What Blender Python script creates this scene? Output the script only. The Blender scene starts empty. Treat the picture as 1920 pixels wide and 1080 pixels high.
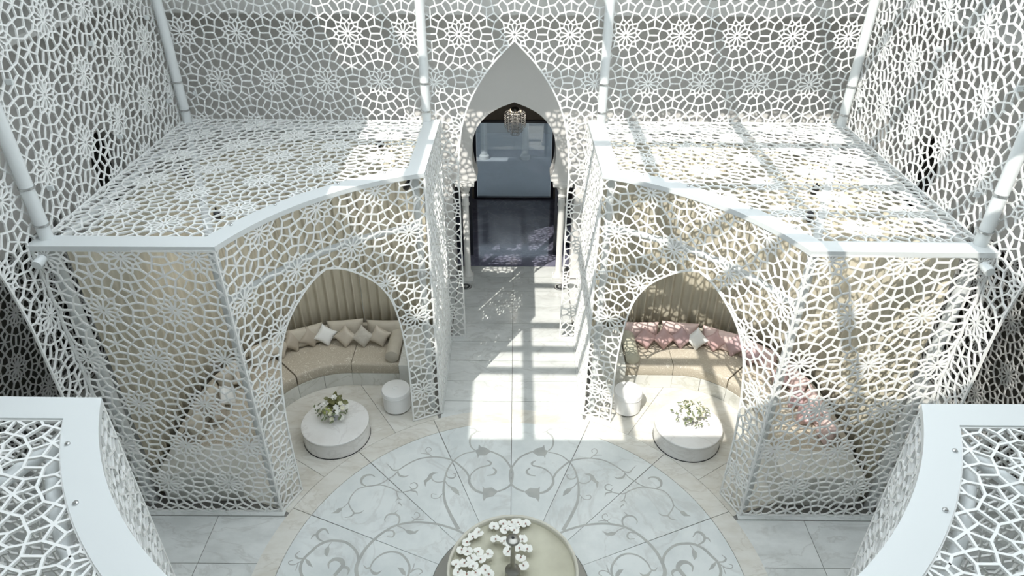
import bpy, bmesh, math, random
import numpy as np
from mathutils import Vector, Matrix

R = math.radians
C = bpy.context.scene.collection
SC = bpy.context.scene

# ------------------------------------------------------------------ camera
cam_d = bpy.data.cameras.new('camera')
cam_d.sensor_width = 36.0
cam_d.lens = 24.332
cam_d.clip_start = 0.05
cam = bpy.data.objects.new('camera', cam_d)
C.objects.link(cam)
_f = Vector((-0.0023208, 0.8411843, -0.5407435))
_r = Vector((0.9999704, 0.0059226, 0.0049214))
_d = Vector((0.0073424, -0.5407161, -0.8411731))
m = Matrix.Identity(4)
for i in range(3):
    m[i][0] = _r[i]; m[i][1] = -_d[i]; m[i][2] = -_f[i]
m[0][3], m[1][3], m[2][3] = 0.015, -5.572, 8.4
cam.matrix_world = m
SC.camera = cam

# ------------------------------------------------------------------ world, sun, exposure
wd = bpy.data.worlds.new('sky'); SC.world = wd
wd.use_nodes = True
bg = wd.node_tree.nodes['Background']
bg.inputs[0].default_value = (0.87, 0.945, 1.0, 1)
bg.inputs[1].default_value = 3.6
sun_d = bpy.data.lights.new('sun', 'SUN')
sun_d.energy = 4.7
sun_d.color = (1.0, 0.955, 0.88)
sun_d.angle = R(0.4)
sun = bpy.data.objects.new('sun', sun_d); C.objects.link(sun)
SUNV = Vector((0.38, 0.667, -1.0)).normalized()
sun.rotation_euler = SUNV.to_track_quat('-Z', 'Y').to_euler()
sun.location = (-4, -6, 16)
vs = SC.view_settings
vs.view_transform = 'Standard'; vs.look = 'None'; vs.gamma = 1.0
vs.use_curve_mapping = False
vs.exposure = 0.0

# ------------------------------------------------------------------ main dimensions (metres)
A = 0.867            # rosette spacing
ROW = A * 0.8660254
W, WF = 5.51, 5.65   # side and far court screens
ZR = 4.527           # pavilion roof level
RC = 3.635           # court circle
YB, XC = 1.275, 1.2465
ZS = 5.889           # a rosette row on every upright screen
CEIL = 9.5
GW, GY = 7.8, 7.92   # gallery walls
BARW, BARD = 0.0195, 0.019

# ------------------------------------------------------------------ materials
MATS = {}
def mat(name, col, rough=0.5, metal=0.0, spec=0.5):
    M = bpy.data.materials.new(name); M.use_nodes = True
    b = M.node_tree.nodes['Principled BSDF']
    b.inputs['Base Color'].default_value = (*col, 1)
    b.inputs['Roughness'].default_value = rough
    b.inputs['Metallic'].default_value = metal
    b.inputs['Specular IOR Level'].default_value = spec
    MATS[name] = M
    return M
def nodes(M):
    t = M.node_tree
    return t.nodes, t.links, t.nodes['Principled BSDF']
def noisy(name, c1, c2, rough=0.5, scale=8.0, detail=4, bump=0.0, bscale=60.0, **k):
    M = mat(name, c1, rough, **k); n, l, b = nodes(M)
    g = n.new('ShaderNodeNewGeometry')
    t = n.new('ShaderNodeTexNoise'); t.inputs['Scale'].default_value = scale; t.inputs['Detail'].default_value = detail
    l.new(g.outputs['Position'], t.inputs['Vector'])
    r = n.new('ShaderNodeValToRGB'); r.color_ramp.elements[0].color = (*c1, 1); r.color_ramp.elements[1].color = (*c2, 1)
    r.color_ramp.elements[0].position = 0.35; r.color_ramp.elements[1].position = 0.65
    l.new(t.outputs[0], r.inputs[0]); l.new(r.outputs[0], b.inputs['Base Color'])
    if bump:
        t2 = n.new('ShaderNodeTexNoise'); t2.inputs['Scale'].default_value = bscale
        l.new(g.outputs['Position'], t2.inputs['Vector'])
        bp = n.new('ShaderNodeBump'); bp.inputs['Strength'].default_value = bump; bp.inputs['Distance'].default_value = 0.01
        l.new(t2.outputs[0], bp.inputs['Height']); l.new(bp.outputs[0], b.inputs['Normal'])
    return M
def marble(name, base, cloud, vein, rough=0.16, vscale=0.9, amount=0.55, stretch=(1, 1, 1)):
    M = mat(name, base, rough); n, l, b = nodes(M)
    g = n.new('ShaderNodeNewGeometry'); oi = n.new('ShaderNodeObjectInfo')
    mp = n.new('ShaderNodeVectorMath'); mp.operation = 'MULTIPLY_ADD'
    cb = n.new('ShaderNodeCombineXYZ')
    for k in range(3): l.new(oi.outputs['Random'], cb.inputs[k])
    l.new(cb.outputs[0], mp.inputs[0]); mp.inputs[1].default_value = (7, 5, 9); l.new(g.outputs['Position'], mp.inputs[2])
    st = n.new('ShaderNodeVectorMath'); st.operation = 'MULTIPLY'; st.inputs[1].default_value = stretch
    l.new(mp.outputs[0], st.inputs[0])
    t = n.new('ShaderNodeTexNoise'); t.inputs['Scale'].default_value = 1.7; t.inputs['Detail'].default_value = 7
    t.inputs['Roughness'].default_value = 0.62
    l.new(st.outputs[0], t.inputs['Vector'])
    r = n.new('ShaderNodeValToRGB'); r.color_ramp.elements[0].color = (*cloud, 1); r.color_ramp.elements[1].color = (*base, 1)
    r.color_ramp.elements[0].position = 0.34; r.color_ramp.elements[1].position = 0.6
    l.new(t.outputs[0], r.inputs[0])
    v = n.new('ShaderNodeTexNoise'); v.inputs['Scale'].default_value = vscale; v.inputs['Detail'].default_value = 9
    v.inputs['Roughness'].default_value = 0.58; v.inputs['Distortion'].default_value = 1.1
    l.new(st.outputs[0], v.inputs['Vector'])
    r2 = n.new('ShaderNodeValToRGB'); e = r2.color_ramp.elements
    e[0].position = 0.475; e[0].color = (0, 0, 0, 1); e[1].position = 0.525; e[1].color = (0, 0, 0, 1)
    x = r2.color_ramp.elements.new(0.5); x.color = (amount,) * 3 + (1,)
    l.new(v.outputs[0], r2.inputs[0])
    mx = n.new('ShaderNodeMixRGB'); l.new(r2.outputs[0], mx.inputs[0]); l.new(r.outputs[0], mx.inputs[1]); mx.inputs[2].default_value = (*vein, 1)
    l.new(mx.outputs[0], b.inputs['Base Color'])
    return M
def glassy(name, tint, ior=1.45, rough=0.0, base_reflect=0.0):
    M = bpy.data.materials.new(name); M.use_nodes = True; MATS[name] = M
    n, l = M.node_tree.nodes, M.node_tree.links
    for q in list(n): n.remove(q)
    o = n.new('ShaderNodeOutputMaterial'); tr = n.new('ShaderNodeBsdfTransparent'); gl = n.new('ShaderNodeBsdfGlossy')
    tr.inputs[0].default_value = (*tint, 1); gl.inputs['Roughness'].default_value = rough
    fr = n.new('ShaderNodeFresnel'); fr.inputs[0].default_value = ior
    mx = n.new('ShaderNodeMixShader')
    if base_reflect:
        ad = n.new('ShaderNodeMath'); ad.operation = 'ADD'; ad.use_clamp = True; ad.inputs[1].default_value = base_reflect
        l.new(fr.outputs[0], ad.inputs[0]); l.new(ad.outputs[0], mx.inputs[0])
    else:
        l.new(fr.outputs[0], mx.inputs[0])
    l.new(tr.outputs[0], mx.inputs[1]); l.new(gl.outputs[0], mx.inputs[2]); l.new(mx.outputs[0], o.inputs[0])
    return M

mat('white_paint', (0.83, 0.84, 0.825), 0.4)
mat('rim_paint', (0.66, 0.69, 0.69), 0.32)
mat('post_paint', (0.70, 0.73, 0.73), 0.32)
noisy('plaster', (0.85, 0.84, 0.815), (0.82, 0.81, 0.785), 0.75, 1.2, 5)
noisy('white_plaster', (0.80, 0.80, 0.775), (0.77, 0.77, 0.745), 0.7, 1.2, 5)
marble('marble_white', (0.73, 0.765, 0.755), (0.62, 0.66, 0.655), (0.48, 0.48, 0.46), 0.16, 0.7, 0.34)
marble('marble_beige', (0.70, 0.69, 0.64), (0.60, 0.575, 0.51), (0.44, 0.40, 0.33), 0.2, 0.9, 0.32, (1, 2.2, 1))
marble('marble_tile', (0.68, 0.70, 0.685), (0.56, 0.58, 0.565), (0.42, 0.42, 0.40), 0.13, 0.8, 0.4, (1, 2.0, 1))
marble('marble_table', (0.82, 0.815, 0.80), (0.74, 0.725, 0.70), (0.5, 0.47, 0.44), 0.2, 1.3, 0.28)
marble('marble_plinth', (0.72, 0.725, 0.69), (0.60, 0.605, 0.565), (0.44, 0.44, 0.38), 0.22, 1.1, 0.5)
marble('marble_dark', (0.20, 0.20, 0.27), (0.13, 0.13, 0.19), (0.5, 0.5, 0.55), 0.07, 1.6, 0.22)
mat('joint', (0.22, 0.215, 0.20), 0.8)
noisy('inlay_stone', (0.40, 0.41, 0.395), (0.47, 0.48, 0.455), 0.25, 5.0)
noisy('curtain_cloth', (0.56, 0.525, 0.425), (0.51, 0.475, 0.38), 0.8, 3, bump=0.15, bscale=220)
noisy('taupe_cloth', (0.55, 0.51, 0.43), (0.52, 0.48, 0.40), 0.6, 9, bump=0.15, bscale=250)
noisy('tan_silk', (0.58, 0.53, 0.45), (0.54, 0.49, 0.41), 0.42, 9, bump=0.1, bscale=250)
noisy('umber_silk', (0.45, 0.4, 0.33), (0.41, 0.36, 0.29), 0.42, 9, bump=0.1, bscale=250)
noisy('greige_cloth', (0.6, 0.575, 0.52), (0.53, 0.5, 0.44), 0.55, 26, bump=0.15, bscale=250)
noisy('white_silk', (0.86, 0.87, 0.86), (0.83, 0.84, 0.83), 0.4, 9)
noisy('pink_cloth', (0.74, 0.58, 0.55), (0.69, 0.53, 0.505), 0.6, 9, bump=0.15, bscale=250)
noisy('rose_silk', (0.6, 0.415, 0.405), (0.55, 0.37, 0.365), 0.42, 9, bump=0.1, bscale=250)
noisy('mauve_silk', (0.52, 0.375, 0.385), (0.47, 0.335, 0.345), 0.42, 9, bump=0.1, bscale=250)
noisy('sage_cloth', (0.54, 0.53, 0.43), (0.5, 0.49, 0.395), 0.6, 9)
mat('white_leather', (0.86, 0.865, 0.86), 0.35)
mat('black_rubber', (0.02, 0.02, 0.022), 0.5)
mat('black_metal', (0.025, 0.026, 0.03), 0.35, 0.3)
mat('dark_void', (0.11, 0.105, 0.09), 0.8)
mat('crystal', (0.75, 0.76, 0.77), 0.15, 0.2)
mat('navy_frame', (0.02, 0.022, 0.035), 0.3)
mat('dark_wall', (0.085, 0.085, 0.10), 0.5)
noisy('brown_wall', (0.30, 0.26, 0.21), (0.26, 0.225, 0.18), 0.6, 4)
mat('pewter', (0.32, 0.315, 0.29), 0.3, 0.9)
mat('steel', (0.55, 0.56, 0.56), 0.25, 0.9)
noisy('basin_stone', (0.66, 0.645, 0.56), (0.58, 0.565, 0.48), 0.3, 5)
noisy('basin_bed', (0.68, 0.65, 0.56), (0.58, 0.55, 0.47), 0.4, 3.2, 7)
glassy('water', (0.96, 0.97, 0.93), 1.33)
glassy('door_glass', (0.70, 0.75, 0.79), 1.5, 0.02, 0.12)
glassy('clear_glass', (0.95, 0.97, 0.97), 1.45)
mat('orchid_white', (0.88, 0.885, 0.83), 0.5)
mat('orchid_lip', (0.36, 0.20, 0.16), 0.5)
mat('petal_cream', (0.80, 0.79, 0.62), 0.5)
mat('petal_white', (0.86, 0.86, 0.80), 0.5)
mat('petal_green', (0.42, 0.45, 0.16), 0.55)
mat('petal_pink', (0.62, 0.40, 0.38), 0.5)
noisy('leaf_olive', (0.12, 0.125, 0.045), (0.20, 0.20, 0.075), 0.45, 14)
noisy('leaf_grey', (0.16, 0.19, 0.11), (0.25, 0.28, 0.17), 0.5, 14)
mat('vase_grey', (0.42, 0.43, 0.46), 0.3)
mat('plant_leaf', (0.10, 0.15, 0.07), 0.5)
mat('terrace_stone', (0.50, 0.52, 0.54), 0.6)
mat('terrace_wall', (0.56, 0.57, 0.575), 0.7)
def emissive(name, col, s):
    M = mat(name, col, 0.5); b = M.node_tree.nodes['Principled BSDF']
    b.inputs['Emission Color'].default_value = (*col, 1); b.inputs['Emission Strength'].default_value = s
emissive('bulb', (1.0, 0.86, 0.66), 0.4)
# brocade: winding pale tracery on taupe
def brocade(name, c1, c2):
    M = mat(name, c1, 0.6); n, l, b = nodes(M)
    g = n.new('ShaderNodeNewGeometry')
    t = n.new('ShaderNodeTexNoise'); t.inputs['Scale'].default_value = 4.2; t.inputs['Detail'].default_value = 1.0; t.inputs['Distortion'].default_value = 2.6
    l.new(g.outputs['Position'], t.inputs['Vector'])
    mu = n.new('ShaderNodeMath'); mu.operation = 'MULTIPLY'; mu.inputs[1].default_value = 7.0; l.new(t.outputs[0], mu.inputs[0])
    fr = n.new('ShaderNodeMath'); fr.operation = 'FRACT'; l.new(mu.outputs[0], fr.inputs[0])
    r = n.new('ShaderNodeValToRGB'); e = r.color_ramp.elements
    e[0].position = 0.42; e[0].color = (*c1, 1); e[1].position = 0.58; e[1].color = (*c1, 1)
    x = e.new(0.5); x.color = (*c2, 1)
    l.new(fr.outputs[0], r.inputs[0]); l.new(r.outputs[0], b.inputs['Base Color'])
brocade('brocade', (0.48, 0.43, 0.345), (0.80, 0.77, 0.69))

# ------------------------------------------------------------------ object helpers
def link(o, parent=None):
    C.objects.link(o)
    if parent is not None: o.parent = parent
    return o
def mk(name, verts, faces, material, parent=None, smooth=False):
    me = bpy.data.meshes.new(name)
    me.from_pydata([tuple(v) for v in verts], [], faces)
    me.update()
    if smooth: me.polygons.foreach_set('use_smooth', [True] * len(me.polygons))
    me.materials.append(MATS[material])
    return link(bpy.data.objects.new(name, me), parent)
def share(o, parent=None, name=None):
    c = o.copy()
    if name: c.name = name
    C.objects.link(c); c.parent = parent if parent is not None else o.parent
    return c
def thing(name, label, cat, loc=(0, 0, 0), group=None, rot=(0, 0, 0)):
    o = bpy.data.objects.new(name, None); o.empty_display_size = 0.1
    o.location = loc; o.rotation_euler = rot
    C.objects.link(o)
    return tag(o, label, cat, group)
def tag(o, label, cat, group=None):
    o['label'] = label; o['category'] = cat
    if group: o['group'] = group
    return o
def struct(o, label=None):
    o['kind'] = 'structure'
    if label: o['label'] = label
    return o
class G:
    """collects shapes into one mesh"""
    def __init__(s): s.v = []; s.f = []
    def add(s, v, f):
        k = len(s.v); s.v += [tuple(q) for q in v]; s.f += [tuple(i + k for i in q) for q in f]; return s
    def box(s, x0, x1, y0, y1, z0, z1):
        v = [(x, y, z) for z in (z0, z1) for x, y in ((x0, y0), (x1, y0), (x1, y1), (x0, y1))]
        return s.add(v, [(3, 2, 1, 0), (4, 5, 6, 7), (0, 1, 5, 4), (1, 2, 6, 5), (2, 3, 7, 6), (3, 0, 4, 7)])
    def prism(s, poly, z0, z1):
        n = len(poly)
        v = [(x, y, z0) for x, y in poly] + [(x, y, z1) for x, y in poly]
        f = [tuple(range(n - 1, -1, -1)), tuple(range(n, 2 * n))] + [(i, (i + 1) % n, n + (i + 1) % n, n + i) for i in range(n)]
        return s.add(v, f)
    def lathe(s, prof, n=32, cx=0, cy=0, cap=True):
        v = []; f = []
        for r, z in prof:
            for k in range(n):
                a = 2 * math.pi * k / n; v.append((cx + r * math.cos(a), cy + r * math.sin(a), z))
        for i in range(len(prof) - 1):
            for k in range(n):
                k2 = (k + 1) % n
                f.append((i * n + k, i * n + k2, (i + 1) * n + k2, (i + 1) * n + k))
        if cap:
            f.append(tuple(range(n - 1, -1, -1))); f.append(tuple((len(prof) - 1) * n + k for k in range(n)))
        return s.add(v, f)
    def tube(s, pts, r, n=12, cap=True, radii=None):
        pts = [Vector(p) for p in pts]; v = []; f = []
        up = Vector((0, 0, 1))
        for i, p in enumerate(pts):
            d = (pts[min(i + 1, len(pts) - 1)] - pts[max(i - 1, 0)]).normalized()
            u = up if abs(d.dot(up)) < 0.95 else Vector((1, 0, 0))
            a = d.cross(u).normalized(); b = a.cross(d).normalized()
            rr = radii[i] if radii else r
            for k in range(n):
                t = 2 * math.pi * k / n
                v.append(p + a * rr * math.cos(t) + b * rr * math.sin(t))
        for i in range(len(pts) - 1):
            for k in range(n):
                k2 = (k + 1) % n
                f.append((i * n + k, i * n + k2, (i + 1) * n + k2, (i + 1) * n + k))
        if cap:
            f.append(tuple(range(n - 1, -1, -1))); f.append(tuple((len(pts) - 1) * n + k for k in range(n)))
        return s.add(v, f)
    def ring_sector(s, r0, r1, a0, a1, z0, z1, n=8, cx=0, cy=0):
        """a = degrees from +x, counter-clockwise"""
        P = []
        for k in range(n + 1):
            t = R(a0 + (a1 - a0) * k / n); P.append((cx + r1 * math.cos(t), cy + r1 * math.sin(t)))
        for k in range(n, -1, -1):
            t = R(a0 + (a1 - a0) * k / n); P.append((cx + r0 * math.cos(t), cy + r0 * math.sin(t)))
        # quad strips rather than one ngon
        m_ = n + 1
        v = []; f = []
        out = P[:m_]; inn = P[m_:][::-1]
        for z in (z0, z1):
            v += [(x, y, z) for x, y in out] + [(x, y, z) for x, y in inn]
        T = 2 * m_
        for k in range(n):
            f.append((T + k, T + k + 1, T + m_ + k + 1, T + m_ + k)[::-1])
            f.append((k, k + 1, m_ + k + 1, m_ + k))
            f.append((k, k + 1, T + k + 1, T + k))
            f.append((m_ + k, m_ + k + 1, T + m_ + k + 1, T + m_ + k)[::-1])
        f.append((0, T, T + m_, m_)); f.append((n, m_ + n, T + m_ + n, T + n))
        return s.add(v, f)
    def obj(s, name, material, parent=None, smooth=False):
        return mk(name, s.v, s.f, material, parent, smooth)
def fixn(o):
    bm = bmesh.new(); bm.from_mesh(o.data); bmesh.ops.recalc_face_normals(bm, faces=bm.faces); bm.to_mesh(o.data); bm.free(); return o
def bevel(o, w=0.01, seg=2, ang=40):
    md = o.modifiers.new('bevel', 'BEVEL'); md.width = w; md.segments = seg; md.limit_method = 'ANGLE'; md.angle_limit = R(ang)
    return o
def smooth_by_angle(o, ang=40):
    me = o.data
    bm = bmesh.new(); bm.from_mesh(me)
    for f in bm.faces: f.smooth = True
    for e in bm.edges:
        if len(e.link_faces) != 2 or e.calc_face_angle(0) > R(ang): e.smooth = False
    bm.to_mesh(me); bm.free(); return o

# ------------------------------------------------------------------ the rosette lattice
def _cell():
    P = lambda r, d: np.array([r * math.cos(R(d)), r * math.sin(R(d))])
    rot = lambda q, d: np.array([q[0] * math.cos(R(d)) - q[1] * math.sin(R(d)), q[0] * math.sin(R(d)) + q[1] * math.cos(R(d))])
    H, Sp, Pp, Q, Rr, U, T = 0.04, 0.172, 0.215, 0.283, 0.395, 0.413, None
    s = []
    for k in range(12):
        a = 15 + 30 * k
        s.append((P(H, a), P(Sp, a)))
        for b in (a - 15, a + 15):
            s.append((P(Sp, a), P(Pp, b))); s.append((P(Pp, b), P(Q, a))); s.append((P(Rr, a), P(U, b)))
        s.append((P(Q, a), P(Rr, a)))
        s.append((P(0.036, a), P(0.036, a + 30)))
    for m_ in range(6):
        for sg in (1, -1):
            s.append((P(Rr, 60 * m_ + 15 * sg), rot((0.5, 0.134 * sg), 60 * m_)))
        s.append((P(U, 30 + 60 * m_), P(0.57735, 30 + 60 * m_)))
    for m_ in range(3):
        s.append((P(U, 60 * m_), rot((1 - U, 0), 60 * m_)))
        for sg in (1, -1):
            s.append((rot((0.5, 0.134 * sg), 60 * m_), rot((0.5, 0.288675 * sg), 60 * m_)))
    return np.array(s)           # n,2,2
CELL = _cell()
def inside(pts, poly):
    x, y = pts[:, 0], pts[:, 1]; r = np.zeros(len(pts), bool)
    n = len(poly)
    for i in range(n):
        x0, y0 = poly[i]; x1, y1 = poly[(i + 1) % n]
        c = ((y0 > y) != (y1 > y))
        with np.errstate(divide='ignore', invalid='ignore'):
            xi = (x1 - x0) * (y - y0) / ((y1 - y0) if y1 != y0 else 1e-12) + x0
        r ^= c & (x < xi)
    return r
def lattice(name, poly, fn, u0, v0, parent, edges=True, material='white_paint', a=A, w=BARW, dep=BARD, edge_w=0.024, skip_edges=()):
    """poly: outline in (u, v); fn(u, v, n) -> xyz arrays; a rosette sits at (u0, v0) with rows along u"""
    poly = np.array(poly, float); row = a * 0.8660254
    lo, hi = poly.min(0), poly.max(0)
    segs = []
    for j in range(int(math.floor((lo[1] - v0) / row)) - 1, int(math.ceil((hi[1] - v0) / row)) + 2):
        off = 0.5 * (j % 2)
        for i in range(int(math.floor((lo[0] - u0) / a)) - 2, int(math.ceil((hi[0] - u0) / a)) + 2):
            segs.append(CELL * a + np.array([u0 + (i + off) * a, v0 + j * row]))
    s = np.concatenate(segs)
    ia, ib = inside(s[:, 0], poly), inside(s[:, 1], poly)
    keep = s[ia & ib]
    cut = s[ia ^ ib]
    pn = np.roll(poly, -1, 0)
    new = []
    for k in range(len(cut)):
        p, q = cut[k] if inside(cut[k][:1], poly)[0] else cut[k][::-1]
        d = q - p; e = pn - poly
        den = d[0] * e[:, 1] - d[1] * e[:, 0]
        with np.errstate(divide='ignore', invalid='ignore'):
            t = ((poly[:, 0] - p[0]) * e[:, 1] - (poly[:, 1] - p[1]) * e[:, 0]) / den
            h = ((poly[:, 0] - p[0]) * d[1] - (poly[:, 1] - p[1]) * d[0]) / den
        ok = (np.abs(den) > 1e-12) & (t > 0) & (t <= 1.0001) & (h >= -1e-6) & (h <= 1.00001)
        if ok.any(): new.append((p, p + d * t[ok].min()))
    allseg = np.concatenate([keep, np.array(new)]) if new else keep
    wid = np.full(len(allseg), w)
    jit = np.random.RandomState(4)
    dpt = dep + 0.0024 * jit.rand(len(allseg))
    if edges:
        es = []
        for k in range(len(poly)):
            if k in skip_edges: continue
            p, q = poly[k], pn[k]
            m_ = max(1, int(np.linalg.norm(q - p) / 0.4))
            for i in range(m_): es.append((p + (q - p) * i / m_, p + (q - p) * (i + 1) / m_))
        if es:
            es = np.array(es); allseg = np.concatenate([allseg, es])
            wid = np.concatenate([wid, np.full(len(es), edge_w)]); dpt = np.concatenate([dpt, dep * 1.25 + 0.0024 * jit.rand(len(es))])
    d = allseg[:, 1] - allseg[:, 0]; L = np.linalg.norm(d, axis=1); ok = L > 1e-4
    allseg, d, L, wid, dpt = allseg[ok], d[ok], L[ok], wid[ok], dpt[ok]
    d = d / L[:, None]; nrm = np.stack([-d[:, 1], d[:, 0]], 1)
    a0 = allseg[:, 0] - d * (wid * 0.3)[:, None]; b0 = allseg[:, 1] + d * (wid * 0.3)[:, None]
    hw = (wid / 2)[:, None]
    c = np.stack([a0 - nrm * hw, a0 + nrm * hw, b0 + nrm * hw, b0 - nrm * hw], 1)     # n,4,2
    N = len(c)
    vv = np.concatenate([c, c], 1)
    ww = np.concatenate([np.repeat(-dpt[:, None] / 2, 4, 1), np.repeat(dpt[:, None] / 2, 4, 1)], 1)
    xyz = np.stack(fn(vv[..., 0].ravel(), vv[..., 1].ravel(), ww.ravel()), 1)
    q = np.array([(0, 1, 2, 3), (7, 6, 5, 4), (1, 5, 6, 2), (0, 3, 7, 4), (0, 4, 5, 1), (3, 2, 6, 7)])
    f = (np.arange(N)[:, None, None] * 8 + q[None]).reshape(-1)
    me = bpy.data.meshes.new(name)
    nf = N * 6
    me.vertices.add(N * 8); me.vertices.foreach_set('co', xyz.astype(np.float32).ravel())
    me.loops.add(nf * 4); me.loops.foreach_set('vertex_index', f.astype(np.int32))
    me.polygons.add(nf); me.polygons.foreach_set('loop_start', np.arange(0, nf * 4, 4, dtype=np.int32))
    me.polygons.foreach_set('use_smooth', np.zeros(nf, bool))
    me.update(calc_edges=True); me.validate()
    me.materials.append(MATS[material])
    return link(bpy.data.objects.new(name, me), parent)

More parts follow.
